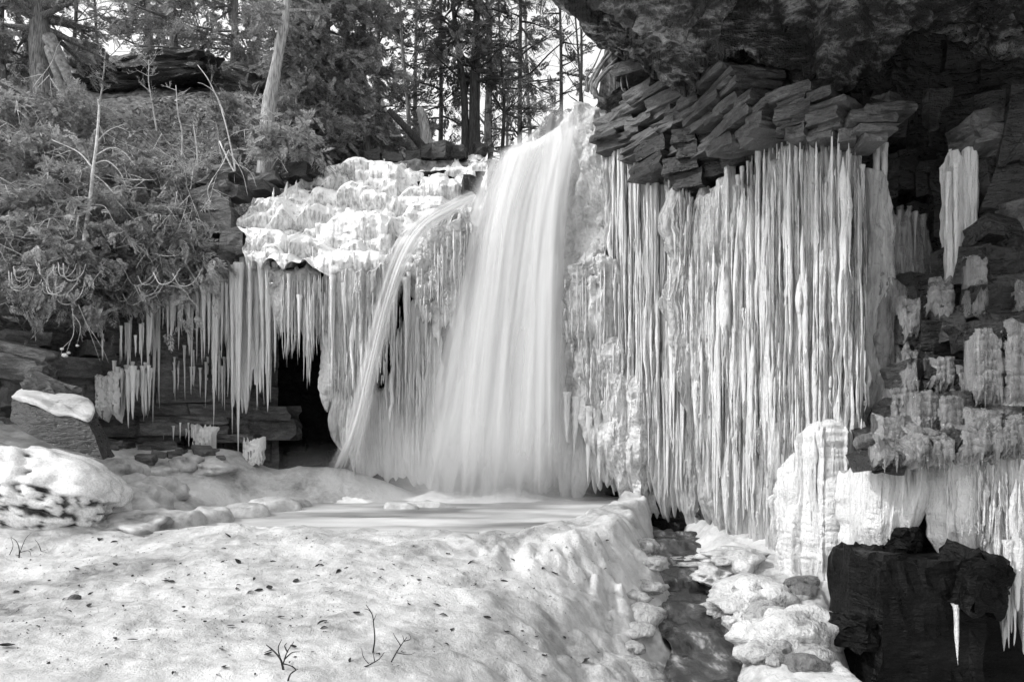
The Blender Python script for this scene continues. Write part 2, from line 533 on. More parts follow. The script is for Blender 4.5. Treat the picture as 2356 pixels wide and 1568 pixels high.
SHELF = [(1.0, 10.25, 0.75, 0.42, -1.2), (1.6, 10.5, 0.6, 0.5, -1.15), (0.55, 10.15, 0.45, 0.22, -1.25), (-4.9, 10.7, 0.42, 0.4, -1.08), (-4.62, 11.4, 0.4, 0.45, -1.1), (-4.4, 12.1, 0.45, 0.4, -1.12), (-4.2, 12.9, 0.5, 0.45, -1.1), (-4.0, 13.6, 0.4, 0.35, -1.14),
         (-3.6, 10.05, 0.5, 0.14, -1.26), (-3.0, 10.0, 0.4, 0.12, -1.27), (-1.5, 13.5, 0.6, 0.18, -1.25), (-1.95, 13.2, 0.35, 0.14, -1.24)]
def ground_h(X, Y):
    """height of the frozen ground relative to the eye"""
    left = np.interp(Y, [-8, 3, 5, 7.5, 9.0, 9.75, 10.15, 10.6, 16], [-1.9, -1.76, -1.68, -1.48, -1.33, -1.26, -1.32, -1.75, -1.8])
    right = np.interp(Y, [-8, 3, 5, 7.3, 8.2, 9.0, 9.75, 10.15, 10.6, 16], [-2.1, -2.0, -1.9, -1.82, -1.7, -1.45, -1.26, -1.32, -1.75, -1.8])
    w = sstep(-1.8, 1.0, X)
    h = left * (1 - w) + right * w
    # rim keeps its ice shelf along the left and right shores of the pool
    shore = sstep(-4.0, -5.3, X + 0.25 * (Y - 11) * sstep(10, 13, Y) * 0.6) * sstep(9.2, 10.4, Y)
    bank = -1.36 + 0.36 * np.clip(-5.0 - X, 0, 3.2) + 0.3 * np.clip(-8.1 - X, 0, 20) + 0.035 * np.clip(Y - 12, 0, 6)
    h = h * (1 - shore) + bank * shore
    h = h + 0.95 * np.exp(-((X + 4.7) / 1.9) ** 2 - ((Y - 15.2) / 1.35) ** 2) * sstep(11, 14, Y)
    h = h + 0.55 * np.exp(-((X + 2.8) / 1.6) ** 2 - ((Y - 15.4) / 1.0) ** 2)
    # left foreground swell
    h = h + 0.12 * np.exp(-((X + 6.8) / 1.3) ** 2 - ((Y - 9.6) / 0.9) ** 2)
    # ice ridge that holds the pool back from the gully
    gx = np.interp(Y, GUL_Y, GUL_X)
    off = np.interp(Y, [9.5, 10.5, 11.3, 12.5, 14], [2.2, 2.05, 1.8, 1.3, 0.85])
    rd = sstep(-off - 0.3, -off + 0.15, X - gx + 0.15 * noise(X * 2, Y * 2, 0, 96)) * sstep(9.3, 10.0, Y)
    h = np.maximum(h, h * (1 - rd) + (-1.22 + 0.02 * (Y - 10)) * rd)
    # low ice shelves along the pool shores
    for (cx, cy, rx, ry, zt) in SHELF:
        r2 = ((X - cx) / rx) ** 2 + ((Y - cy) / ry) ** 2 + 0.35 * noise(X * 2.6, Y * 2.6, cx, 93) + 0.15 * noise(X * 7, Y * 7, cx, 94)
        dome = np.sqrt(np.clip(1 - np.clip(r2, 0, 1) ** 3, 0, 1))
        h = np.maximum(h, -1.75 + (zt + 1.75) * dome)
    # stream gully
    gx = np.interp(Y, GUL_Y, GUL_X); gz = np.interp(Y, GUL_Y, GUL_Z)
    d = X - gx
    lw = np.interp(Y, [7.5, 9, 10.5, 12, 14], [1.9, 1.6, 1.15, 0.6, 0.3]) + 0.3 * noise(Y * 1.3, 3.3, 0, 91) + 0.12 * noise(Y * 4, 3.3, 0, 92)
    wl = sstep(-0.32 - lw, -0.30, d)
    side_r = gz + 0.28 * sstep(0.28, 0.8, d) + 0.25 * sstep(0.9, 2.2, d) + 0.1 * np.clip(d - 2.2, 0, 9)
    side_r = side_r - 1.3 * sstep(1.35, 2.0, d) * sstep(9.6, 8.4, Y)
    gz = gz - 0.18 * sstep(0.6, 0.28, np.abs(d))
    floor = np.where(d < 0.3, gz, side_r)
    h = h * (1 - wl) + np.minimum(floor, np.maximum(h, side_r)) * wl
    # steps in the stream
    return h

def ground_detail(X, Y, h):
    gx = np.interp(Y, GUL_Y, GUL_X)
    near = np.exp(-((X - gx) / 0.9) ** 2)
    n = 0.05 * fbm(X * 0.6, Y * 0.8, 0, 3, 3) + 0.028 * fbm(X * 3.1, Y * 3.1, 0, 4, 4) - 0.05 * np.clip(fbm(X * 1.7, Y * 1.7, 3, 44, 3) - 0.45, 0, 1)
    n = n + 0.010 * fbm(X * 9, Y * 9, 0, 8, 3) - 0.03 * np.clip(0.32 - worley(X * 2.1, Y * 2.1, 0.5, 33), 0, 1)
    # ribs running down the dam face on the right
    face = sstep(-1.6, 0.4, X) * sstep(8.0, 9.0, Y) * sstep(9.9, 9.4, Y)
    n = n - face * 0.2 * np.clip(fbm(X * 2.9, Y * 1.2, 0, 12, 4) + 0.15, 0, 1)
    fl = np.exp(-((X - gx + 1.0) / 0.8) ** 2) * sstep(10.9, 10.2, Y)
    n = n + fl * (0.16 * knobs(X / 0.42, Y / 0.42, h / 0.42, 21) + 0.07 * knobs(X / 0.16, Y / 0.16, h / 0.16, 22) - 0.12 + 0.10 * fbm(X * 2.0, Y * 2.0, h * 2, 23, 3)) + near * 0.05 * fbm(X * 7, Y * 6, 0, 30, 2)
    return h + n

def axis(parts):
    out = []
    for a, b, n in parts: out.append(np.linspace(a, b, n, endpoint=False))
    return np.concatenate(out + [[parts[-1][1]]])
gxs = axis([(-40, -10, 24), (-10, 4.6, 310), (4.6, 14, 30)])
gys = axis([(-40, 3, 24), (3, 12, 230), (12, 19, 100)])
GX, GY = np.meshgrid(gxs, gys, indexing='ij')
GH = ground_detail(GX, GY, ground_h(GX, GY))
ground = link('frozen_streambed', mesh_data('frozen_streambed', np.stack([GX, GY, GH + EYE], -1), grid_quads(*GX.shape)), M['ground_ice'])
set_props(ground, 'white lumpy sheet of ice and snow covering the foreground streambed', 'ice', kind='structure')

def ground_z(x, y):
    x, y = np.asarray(x, float), np.asarray(y, float)
    return ground_detail(x, y, ground_h(x, y)) + EYE

def on_ground(px, py):
    """march a sight line down to the ground sheet"""
    Y = np.linspace(3.5, 18, 900)
    P = at(px, py, Y)
    g = ground_z(P[:, 0], P[:, 1])
    hit = np.nonzero(P[:, 2] <= g)[0]
    i = hit[0] if len(hit) else len(Y) - 1
    return np.array([P[i, 0], P[i, 1], g[i]])

# ---- pool and stream water
py_ = np.linspace(9.75, 17.4, 150)
PX = -5.6 + (np.interp(py_, GUL_Y, GUL_X)[None] - np.interp(py_, [9.5, 10.5, 11.3, 12.5, 14], [1.9, 1.8, 1.5, 1.0, 0.5])[None] + 5.6) * np.linspace(0, 1, 150)[:, None]
PY = np.broadcast_to(py_, PX.shape)
PZ = POOL_Z + 0.014 * fbm(PX * 1.2, PY * 4.0, 0, 40, 3) + 0.10 * np.exp(-((PX + 0.6) / 1.6) ** 2 - ((PY - 15.6) / 0.8) ** 2)
pool = link('pool_water', mesh_data('pool_water', np.stack([PX, PY, PZ], -1), grid_quads(*PX.shape)), M['pool'])
set_props(pool, 'pale foam-streaked plunge pool below the waterfall', 'pool', kind='structure')

sy = np.linspace(3.0, 13.2, 220)
su = np.linspace(-1, 1, 22)
SC = np.interp(sy, GUL_Y, GUL_X); SZ = np.interp(sy, GUL_Y, GUL_Z)
stepz = SZ.copy()
q = sy * 0.85 + 0.6 * noise(sy * 0.9, 2, 0, 57)
stepz = np.interp(sy, sy, SZ) + 0.09 * (sstep(0.75, 1.0, q % 1.0) - (q % 1.0))
SX = SC[None] + su[:, None] * (0.5 + 0.13 * noise(sy * 1.3, 4, 0, 58))[None]
SZZ = EYE + stepz[None] + 0.05 + 0.025 * fbm(SX * 5, sy[None] * 3, 0, 51, 3)
stream = link('stream_water', mesh_data('stream_water', np.stack([SX, np.broadcast_to(sy, SX.shape), SZZ], -1), grid_quads(len(su), len(sy))), M['stream'])
set_props(stream, 'narrow dark stream spilling down small steps between ice banks', 'stream', kind='structure')

# ---- layered rock walls
def rock_wall(name, path, ztop, zbot, nu, nv, seed, mat, lean=0.0, amp=0.28, course=0.32, label=None):
    """path: plan points; ztop/zbot given per point, relative to the eye; rock steps in and out by courses"""
    path = np.asarray(path, float)
    p = smooth_path(np.column_stack([path, ztop, zbot]), nu)
    xy, zt, zb = p[:, :2], p[:, 2], p[:, 3]
    tg = np.gradient(xy, axis=0); tg /= np.linalg.norm(tg, axis=1, keepdims=True)
    nrm = np.stack([tg[:, 1], -tg[:, 0]], -1)
    s = np.concatenate([[0], np.cumsum(np.linalg.norm(np.diff(xy, axis=0), axis=1))])
    t = np.linspace(0, 1, nv)
    z = zt[:, None] * (1 - t) + zb[:, None] * t
    S = np.broadcast_to(s[:, None], z.shape)
    warp = z + 0.12 * noise(S * 0.5, z * 0.3, 0, seed) + 0.02 * S
    c = np.floor(warp / course + 0.35 * noise(0.5, warp / course * 0.8, 2.0, seed + 6) + 0.12 * noise(S * 1.4, warp * 2, 0, seed + 7))
    w = (0.5 + 0.6 * _hash(c.astype(np.int64) + 999, np.zeros(c.shape, np.int64), np.zeros(c.shape, np.int64), seed))
    b = np.floor(S / w + _hash(c.astype(np.int64) + 99, np.ones(c.shape, np.int64), np.zeros(c.shape, np.int64), seed) * 7)
    blk = _hash(b.astype(np.int64) + 5000, c.astype(np.int64) + 5000, np.zeros(c.shape, np.int64), seed + 3)
    layer = noise(0.3, c * 0.61, 7.7, seed + 9)
    d = amp * (0.55 * blk + 0.45 * layer) + 0.06 * fbm(S * 2.5, z * 4, 0, seed + 5, 4) + lean * t
    P = np.stack([xy[:, None, 0] + nrm[:, None, 0] * d, xy[:, None, 1] + nrm[:, None, 1] * d, z + EYE + 0.02 * noise(S * 9, z * 9, 1, seed)], -1)
    o = link(name, mesh_data(name, P, grid_quads(nu, nv), smooth=False), mat)
    return set_props(o, label, 'cliff', kind='structure'), xy, nrm, s

cliff_left, _, _, _ = rock_wall('cliff_left',
    [(-16, 8), (-12.6, 11), (-10.2, 13.9), (-8.6, 15.1), (-7.0, 16.2), (-5.4, 17.0)],
    [2.6, 2.7, 2.75, 3.0, 3.4, 4.0], [-1.5, -1, -0.6, -0.6, -0.8, -1.4], 300, 110, 61, M['rock_left'], 0.0, 0.3, 0.36,
    'grey layered limestone wall under the hillside behind the icicles')
cliff_back, _, _, _ = rock_wall('cliff_back',
    [(-6.2, 16.8), (-5.0, 17.9), (-4.0, 18.1), (-2.5, 17.4), (-0.6, 17.6), (1.1, 17.2), (2.1, 16.0), (3.2, 14.6)],
    [4.2, 4.8, 5.6, 6.2, 6.3, 6.5, 7.3, 7.6], [-2] * 8, 300, 150, 62, M['rock_black'], 0.0, 0.3, 0.34,  # black colour puts the shade of the cave hollow into the wall
    'wet rock wall behind the falling water, coloured black for the shade of the hollow')
cliff_right, _, _, _ = rock_wall('cliff_right',
    [(2.9, 14.9), (3.5, 14.0), (3.95, 12.9), (4.5, 11.9), (5.1, 11.1), (6.0, 11.2), (7.2, 10.9), (9.0, 10.0), (12, 6), (13.5, 0), (14, -8)],
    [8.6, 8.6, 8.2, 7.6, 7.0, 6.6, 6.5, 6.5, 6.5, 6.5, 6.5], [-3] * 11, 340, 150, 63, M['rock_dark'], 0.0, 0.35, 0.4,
    'black wet rock wall of the alcove behind the big ice curtain')

# ---- the rock overhang (a thick slab: lip, underside, top)
E = np.array([
    (*at(1412, 150, 15.0),), (*at(1402, 112, 14.3),), (*at(1372, 92, 13.2),), (*at(1338, 66, 12.2),), (*at(1342, 40, 11.5),),
    (*at(1290, 18, 10.8),), (*at(1268, -20, 10.2),), (0.1, 8.8, EYE + 6.1), (0.9, 6.9, EYE + 5.9), (3.0, 5.6, EYE + 5.6),
    (6.0, 5.0, EYE + 5.3), (10.0, 4.6, EYE + 5.2)])
B = np.array([
    (*at(1440, 215, 15.6),), (*at(1470, 195, 15.2),), (*at(1520, 185, 14.6),), (*at(1575, 175, 13.9),), (*at(1640, 175, 13.2),),
    (*at(1710, 190, 12.7),), (*at(1800, 205, 12.2),), (*at(1900, 235, 11.8),), (*at(2010, 250, 11.7),), (*at(2130, 235, 12.3),),
    (*at(2300, 250, 11.6),), (11.5, 11.0, EYE + 4.5)])
nu, nv = 420, 200
Es, Bs = smooth_path(E, nu), smooth_path(B, nu)
t = np.linspace(0, 1, nv)[None, :, None]
P = Es[:, None] * (1 - t) + Bs[:, None] * t
x, y = P[..., 0], P[..., 1]
w = 0.5 * fbm(x * 0.55, y * 0.55, 0, 71, 4)
terr = np.floor((w + 0.15 * noise(x * 2.2, y * 2.2, 0, 77)) / 0.14) * 0.14
wx_, wy_ = x + 0.25 * noise(x * 1.7, y * 1.7, 0, 83), y + 0.25 * noise(x * 1.7, y * 1.7, 4, 84)
ca, cb = np.floor((wx_ * 0.9 + wy_ * 0.35) / 0.75).astype(np.int64) + 500, np.floor((wy_ * 0.95 - wx_ * 0.3) / 0.5).astype(np.int64) + 500
blocks = _hash(ca, cb, np.zeros_like(ca), 85)
terr = terr + 0.42 * (np.floor(blocks * 4) / 4 - 0.4)
edge = np.clip(np.linspace(0, 1, nv)[None, :] / 0.1, 0, 1)
bulge = 0.10 * np.sin(np.clip(np.linspace(0, 1, nv)[None, :] / 0.9, 0, 1) * np.pi)
P[..., 2] += (0.75 * terr + 0.25 * w + 0.05 * fbm(x * 5, y * 5, 0, 79, 4)) * (0.25 + 0.75 * edge) + bulge
# rectangular recess where a block has fallen out of the underside
rec = sstep(0.06, 0.0, np.abs(x - 3.75) - 0.62) * sstep(0.06, 0.0, np.abs(y - 10.35) - 0.55)
P[..., 2] += rec * 0.5
lip = []
for k, (up, outw) in enumerate([(2.6, 0.5), (1.7, 0.35), (1.15, 0.05), (1.1, -0.12), (0.7, -0.05), (0.66, 0.06), (0.32, 0.02), (0.28, -0.1), (0.06, -0.04)]):
    row = Es.copy()
    dirv = Bs - Es; dirv[:, 2] = 0; dirv /= np.linalg.norm(dirv, axis=1, keepdims=True)
    row += dirv * (outw + 0.12 * noise(np.arange(nu) * 0.09, k * 0.4, 0, 81) + 0.05 * noise(np.arange(nu) * 0.4, k * 0.9, 0, 82))[:, None]
    row[:, 2] += up
    lip.append(row)
Pall = np.concatenate([np.stack(lip, 1), P], 1)
roof = link('rock_overhang', mesh_data('rock_overhang', Pall, grid_quads(nu, Pall.shape[1], flip=False), smooth=True), M['rock_roof'])
set_props(roof, 'broad rough limestone ceiling jutting out over the ice curtain', 'overhang', kind='structure')
tm = MB()
top_in = Bs.copy(); top_in[:, 2] = EYE + 9.0; top_in[:, 1] += 6
tm.add(np.stack([lip[0], (lip[0] + top_in) / 2 + [0, 0, 0.5], top_in], 1), grid_quads(nu, 3, flip=True))
tm.build('overhang_top', M['soil'], roof)

# ---- hillside above the left wall and forest floor behind the lip
def hill_h(X, Y):
    zl = np.interp(Y - 0.12 * (X + 8), [12, 14.6, 15.0, 17.5, 21, 24, 28, 34, 60], [2.6, 2.9, 3.25, 5.6, 9.0, 11.4, 14.0, 15.4, 18])
    zr = np.interp(Y, [15, 17.6, 18.4, 22, 60], [6.3, 6.5, 6.95, 7.0, 7.4])
    w = sstep(-6.2, -2.6, X)
    return zl * (1 - w) + zr * w
hx = axis([(-60, -16, 20), (-16, 3.0, 150), (3.0, 50, 20)]); hv = np.linspace(0, 1, 150) ** 1.8
# the front edge follows the cliff line, jutting about a metre over the wall
ex = np.interp(hx, [-60, -16, -12, -9.8, -8.2, -6.8, -5.6, -4.6, -3.0, -1.0, 0.5, 1.4, 3, 50],
               [5, 7.2, 10.6, 13.0, 14.2, 15.2, 16.0, 16.9, 17.7, 17.9, 17.6, 17.2, 16.8, 18])
HX = np.broadcast_to(hx[:, None], (len(hx), len(hv)))
HYY = ex[:, None] + (70 - ex[:, None]) * hv[None]
HH = hill_h(HX, HYY) + 0.22 * fbm(HX * 0.6, HYY * 0.6, 0, 90, 4) + 0.06 * fbm(HX * 4, HYY * 4, 0, 95, 3)
under = np.stack([HX[:, 0] * 1.0, ex + 1.6, HH[:, 0] - 0.9], -1)
front = np.stack([HX[:, 0], ex + 0.05 * noise(hx * 3, 1, 0, 97), HH[:, 0] - 0.35 + 0.12 * noise(hx * 2, 5, 0, 98)], -1)
HP = np.concatenate([under[:, None], front[:, None], np.stack([HX, HYY, HH], -1)], 1)
HP[..., 2] += EYE
hill = link('hillside', mesh_data('hillside', HP, grid_quads(len(hx), HP.shape[1])), M['soil'])
set_props(hill, 'brushy earth slope above the left rock wall, strewn with leaf litter', 'hillside', kind='structure')
def hill_z(x, y):
    x, y = np.asarray(x, float), np.asarray(y, float)
    return hill_h(x, y) + 0.22 * fbm(x * 0.6, y * 0.6, 0, 90, 4) + 0.06 * fbm(x * 4, y * 4, 0, 95, 3) + EYE
def on_hill(px, py, y0=13.0, y1=40.0):
    Y = np.linspace(y0, y1, 1400)
    P = at(px, py, Y)
    e = np.interp(P[:, 0], hx, ex)
    g = hill_z(P[:, 0], P[:, 1])
    hit = np.nonzero((P[:, 2] <= g) & (P[:, 1] >= e))[0]
    i = hit[0] if len(hit) else len(Y) - 1
    return np.array([P[i, 0], P[i, 1], g[i]])
# ================================================================== ice
def sheet(name, ctrl, nu, nv, mat, parent, seed, big=(0.4, 0.16), small=(0.11, 0.05), fine=0.012, knob=None,
          thick=0.18, fringe=40, fringe_sp=0.16, top_rag=12, taper_w=0.12, end_taper=0.10, lean=None, holes=(), slit=0.0, over=0.0):
    """a hanging sheet of frozen drips; ctrl rows are (px, Y, top, bottom) of the place survey"""
    c = np.asarray(ctrl, float)
    px = np.linspace(c[0, 0], c[-1, 0], nu)
    Y = np.interp(px, c[:, 0], c[:, 1])
    X = (px - 1178) / K * Y
    s = np.concatenate([[0], np.cumsum(np.hypot(np.diff(X), np.diff(Y)))])
    yt = np.interp(px, c[:, 0], c[:, 2]) + top_rag * fbm(s * 5, 1.5, 0, seed + 2, 3)
    fr = flutes(s, 0 * s, fringe_sp, seed + 31, 0.0)
    yb = np.interp(px, c[:, 0], c[:, 3]) + fringe * (fr - 0.6) + 0.35 * fringe * noise(s * 17, 2.2, 0, seed + 3) + 0.5 * fringe * noise(s * 1.6, 4.1, 0, seed + 4)
    yb = np.maximum(yb, yt + 15)
    zt, zb = EYE - (yt - HY) / K * Y, EYE - (yb - HY) / K * Y
    t = np.linspace(0, 1, nv)
    z = zt[:, None] * (1 - t) + zb[:, None] * t
    S = np.broadcast_to(s[:, None], z.shape)
    d = big[1] * flutes(S, z * 0.5, big[0], seed) + small[1] * flutes(S, z, small[0], seed + 11, 0.6)
    d = d + fine * fbm(S * 22, z * 3.0, 0, seed + 13, 3) + 0.10 * fbm(S * 1.1, z * 0.5, 0, seed + 15, 2)
    if knob and knob[1] > 0.05: d = d + 0.22 * fbm(S * 1.6, z * 1.1, 0, seed + 24, 3)
    if knob:
        S_ = S + 0.8 * knob[0] * fbm(S / knob[0] * 0.5, z / knob[0] * 0.5, 0, seed + 19, 2); z_ = z + 0.8 * knob[0] * fbm(S / knob[0] * 0.5, z / knob[0] * 0.5, 9, seed + 21, 2); kv = 0.35 + 0.9 * np.clip(0.5 + fbm(S * 2.2, z * 1.3, 2, seed + 20, 2), 0, 1)
        d = d + kv * (knob[1] * knobs(S_ / knob[0], z_ / knob[0] * 0.8, S_ * 0.7, seed + 17) + 0.6 * knob[1] * knobs(S_ / knob[0] * 2.3, z_ / knob[0] * 2.0, 0.5, seed + 18) + 0.5 * knob[1] * knobs(S_ / knob[0] * 0.45, z_ / knob[0] * 0.4, 0.5, seed + 23))
    d = np.maximum(d, -0.12)
    width = s[-1]
    e = np.clip(np.minimum(s, width - s) / taper_w, 0, 1) ** 0.5
    L = (zt - zb)[:, None]
    tt = np.clip((1 - t[None]) * L / (end_taper * 4), 0, 1) ** 0.6 * np.clip(t[None] * L / end_taper + 0.25, 0, 1) ** 0.5
    tp = e[:, None] * tt
    if lean is not None: d = d + lean * t[None] ** 1.5
    tx, ty = np.gradient(X), np.gradient(Y)
    ln = np.hypot(tx, ty); nx, ny = ty / ln, -tx / ln
    if over: d = d - over * np.clip(1 - t[None] * L / (over * 1.2), 0, 1) ** 2
    ew = np.abs(2 * s / width - 1)[:, None] ** 2
    wob = (0.09 * fbm(z * 1.1, 0.3, 0, seed + 51, 3) + 0.03 * fbm(z * 5, 0.3, 0, seed + 52, 2)) * min(1.0, width) * np.where((2 * s / width - 1)[:, None] > 0, 1, 1)
    wl_ = (0.10 * fbm(z * 1.3, 7.3, 0, seed + 53, 3) + 0.035 * fbm(z * 6, 7.3, 0, seed + 54, 2)) * min(1.0, width)
    X = X[:, None] + np.where(s[:, None] > width / 2, wob, wl_) * ew
    dt = d * tp if not over else d * np.maximum(tp, np.clip(1 - t[None] * L / (over * 1.2), 0, 1))
    F = np.stack([X + nx[:, None] * dt, Y[:, None] + ny[:, None] * dt, z], -1)
    bk = thick * tp - np.minimum(dt, 0)
    Bk = np.stack([X - nx[:, None] * bk, Y[:, None] - ny[:, None] * bk, z], -1)
    q = grid_quads(nu, nv)
    if slit:
        gap = (flutes(S, z, small[0], seed + 11, 0.6) < 0.02) & (flutes(S, z * 0.5, big[0], seed) < 0.6) & (fbm(S * 3.1, z * 0.55, 0, seed + 61, 3) > 0.55 - slit - 0.9 * np.clip(1 - t[None] / 0.22, 0, 1))
        q = q[~gap[:-1, :-1].reshape(-1)]
    if holes:
        q = grid_quads(nu, nv)
        PXg = np.broadcast_to(px[:, None], z.shape); PYg = HY - (z - EYE) * K / Y[:, None]
        keep = np.ones((nu - 1, nv - 1), bool)
        for (hx0, hy0, rx, ry) in holes:
            dd = ((PXg - hx0) / rx + 0.3 * noise(PYg * 0.02, 0, 0, seed + 41)) ** 2 + ((PYg - hy0) / ry) ** 2 + 0.25 * fbm(PXg * 0.06, PYg * 0.02, 0, seed + 40, 2)
            keep &= (dd[:-1, :-1] > 1)
        if slit: keep &= ~gap[:-1, :-1]
        q = q[keep.reshape(-1)]
    V = np.concatenate([F.reshape(-1, 3), Bk.reshape(-1, 3)])
    Q = np.concatenate([q, q[:, ::-1] + nu * nv])
    return link(name, mesh_data(name, V, Q), mat, parent)

# icicle shapes shared by every icicle: unit length hanging down -z, unit radius at the root
def icicle_mesh(seed, mat, blunt=False):
    r = rngs(900 + seed)
    n, sides = 15, 7
    t = np.concatenate([[0, 0.012], np.linspace(0.06, 1, n - 2)])
    prof = (1 - t) ** (0.8 if not blunt else 0.45) * (1 + 0.16 * noise(t * 9, seed * 1.7, 0, 5) + 0.07 * np.sin(t * 40 + seed))
    prof = prof * (1 + 0.5 * np.exp(-t * 30)); prof[0] *= 0.8; prof[-1] = 0.03
    wob = 0.35 * np.stack([noise(t * 2.5, seed, 0, 6), noise(t * 2.5, seed, 3, 7)], -1) * t[:, None]
    ang = np.linspace(0, 2 * np.pi, sides, endpoint=False) + r.random() * 6
    lump = 1 + 0.25 * noise(np.cos(ang)[:, None] * 1.2 + seed, np.sin(ang)[:, None] * 1.2, t[None] * 2.0, 8)
    V = np.stack([np.cos(ang)[:, None] * prof * lump + wob[:, 0], np.sin(ang)[:, None] * prof * lump + wob[:, 1], -np.broadcast_to(t, (sides, n))], -1)
    me = mesh_data('icicle', V, grid_quads(sides, n, wrap_u=True))
    me.materials.append(mat)
    return me
ICICLES = {'ice': [icicle_mesh(i, M['ice']) for i in range(14)] + [icicle_mesh(i + 20, M['ice'], True) for i in range(4)],
           'clear': [icicle_mesh(i + 40, M['ice_clear']) for i in range(10)]}

def column_mesh(seed, mat):
    n, sides = 46, 9
    t = np.concatenate([[0, 0.006], np.linspace(0.02, 1, n - 2)])
    prof = (1 - t) ** 0.33 * (1 + 0.22 * fbm(t * 7, seed * 1.7, 0, 5, 3) + 0.22 * knobs(t * 34, seed, 0.3, 15) - 0.1); prof = prof * (0.12 + 0.88 * sstep(0, 0.16, t)); prof[0] = 0.02; prof[-1] = 0.02
    wob = 0.9 * np.stack([noise(t * 3.5, seed, 0, 6), noise(t * 3.5, seed, 3, 7)], -1) * np.clip(t * 3, 0, 1)[:, None]
    ang = np.linspace(0, 2 * np.pi, sides, endpoint=False)
    lump = 1 + 0.35 * noise(np.cos(ang)[:, None] * 1.6 + seed, np.sin(ang)[:, None] * 1.6, t[None] * 6.0, 8)
    V = np.stack([np.cos(ang)[:, None] * prof * lump + wob[:, 0], np.sin(ang)[:, None] * prof * lump + wob[:, 1], -np.broadcast_to(t, (sides, n))], -1)
    me = mesh_data('icicle', V, grid_quads(sides, n, wrap_u=True)); me.materials.append(mat)
    return me
ICICLES['column'] = [column_mesh(i, M['ice']) for i in range(12)]
ICICLES['grey_column'] = [column_mesh(i + 30, M['ice_grey']) for i in range(6)]
def columns(parent, rng, n, ctrl, rad=(0.03, 0.07), jy=(0.0, 0.3), top=(0.0, 0.5), length=(0.3, 1.0), kind='column'):
    c = np.asarray(ctrl, float)
    for px in np.sort(rng.uniform(c[0, 0], c[-1, 0], n)):
        Y = float(np.interp(px, c[:, 0], c[:, 1]) - rng.uniform(*jy))
        a = np.interp(px, c[:, 0], c[:, 2]); b = np.interp(px, c[:, 0], c[:, 3])
        y0 = a + (b - a) * rng.uniform(*top); y1 = y0 + (b - y0) * rng.uniform(*length)
        icicle(parent, at(px, y0, Y), max((y1 - y0) / K * Y, 0.1), rng.uniform(*rad) * (0.7 + 0.3 * min(1, (y1 - y0) / 500)), rng, kind)

def icicle(parent, top, length, radius, rng, kind='ice', name='icicle'):
    me = ICICLES[kind][rng.integers(len(ICICLES[kind]))]
    o = link(name, me, None, parent)
    top = np.asarray(top, float) - (np.array(parent.location) if parent is not None else 0)
    o.location = top.tolist()
    o.scale = (radius, radius, length)
    o.rotation_euler = (float(rng.normal(0, 0.012)), float(rng.normal(0, 0.012)), float(rng.random() * 6.28))
    return o

def fine_icicles(parent, rng, n, ctrl, rad=(0.008, 0.02), jy=(0.0, 0.4), top=(0.0, 0.6), length=(0.1, 0.5), mat='ice', name='fine_icicles'):
    """hundreds of hair-fine drips joined into one part"""
    c = np.asarray(ctrl, float)
    px = rng.uniform(c[0, 0], c[-1, 0], n)
    Y = np.interp(px, c[:, 0], c[:, 1]) - rng.uniform(jy[0], jy[1], n)
    a, b = np.interp(px, c[:, 0], c[:, 2]), np.interp(px, c[:, 0], c[:, 3])
    y0 = a + (b - a) * rng.uniform(top[0], top[1], n); y1 = y0 + (b - y0) * rng.uniform(length[0], length[1], n)
    P = at(px, y0, Y); L = np.maximum((y1 - y0) / K * Y, 0.08); R = rng.uniform(rad[0], rad[1], n)
    Vs, Qs, off = [], [], 0
    q = grid_quads(6, 18, wrap_u=True)
    for k in range(6):
        m = np.arange(n) % 6 == k
        t = np.linspace(0, 1, 18)
        prof = (1 - t) ** 0.5 * (0.25 + 0.75 * sstep(0, 0.12, t)) * (1 + 0.45 * noise(t * 22, k * 3.1, 0, 25) + 0.2 * noise(t * 7, k * 3.1, 0, 26)); prof[-1] = 0.02
        ang = np.linspace(0, 2 * np.pi, 6, endpoint=False) + k
        wob = 1.2 * np.stack([noise(t * 3, k, 0, 27), noise(t * 3, k, 4, 28)], -1) * t[:, None]
        U = np.stack([np.cos(ang)[:, None] * prof + wob[:, 0], np.sin(ang)[:, None] * prof + wob[:, 1], -np.broadcast_to(t, (6, 18))], -1).reshape(-1, 3)
        cnt = int(m.sum())
        W = U[None] * np.stack([R[m], R[m], L[m]], -1)[:, None] + P[m][:, None] - np.array(parent.location)
        Vs.append(W.reshape(-1, 3)); Qs.append((q[None] + (np.arange(cnt) * len(U))[:, None, None]).reshape(-1, 4) + off); off += cnt * len(U)
    return set_props(link(name, mesh_data(name, np.concatenate(Vs), np.concatenate(Qs)), M[mat], parent), kind='stuff')

def icicle_row(parent, rng, n, ctrl, kind='ice', rad=(0.018, 0.045), jy=0.15, topj=10, lenj=(0.45, 1.1), width_k=0.012):
    """n icicles along ctrl rows (px, Y, top, tip)"""
    c = np.asarray(ctrl, float)
    for px in np.sort(rng.uniform(c[0, 0], c[-1, 0], n)):
        Y = float(np.interp(px, c[:, 0], c[:, 1]) + rng.normal(0, jy))
        a = np.interp(px, c[:, 0], c[:, 2]) + rng.normal(0, topj); b = np.interp(px, c[:, 0], c[:, 3])
        L = (b - a) / K * Y * rng.uniform(*lenj)
        icicle(parent, at(px, a, Y), max(L, 0.06), rng.uniform(*rad) + width_k * max(L, 0), rng, kind)

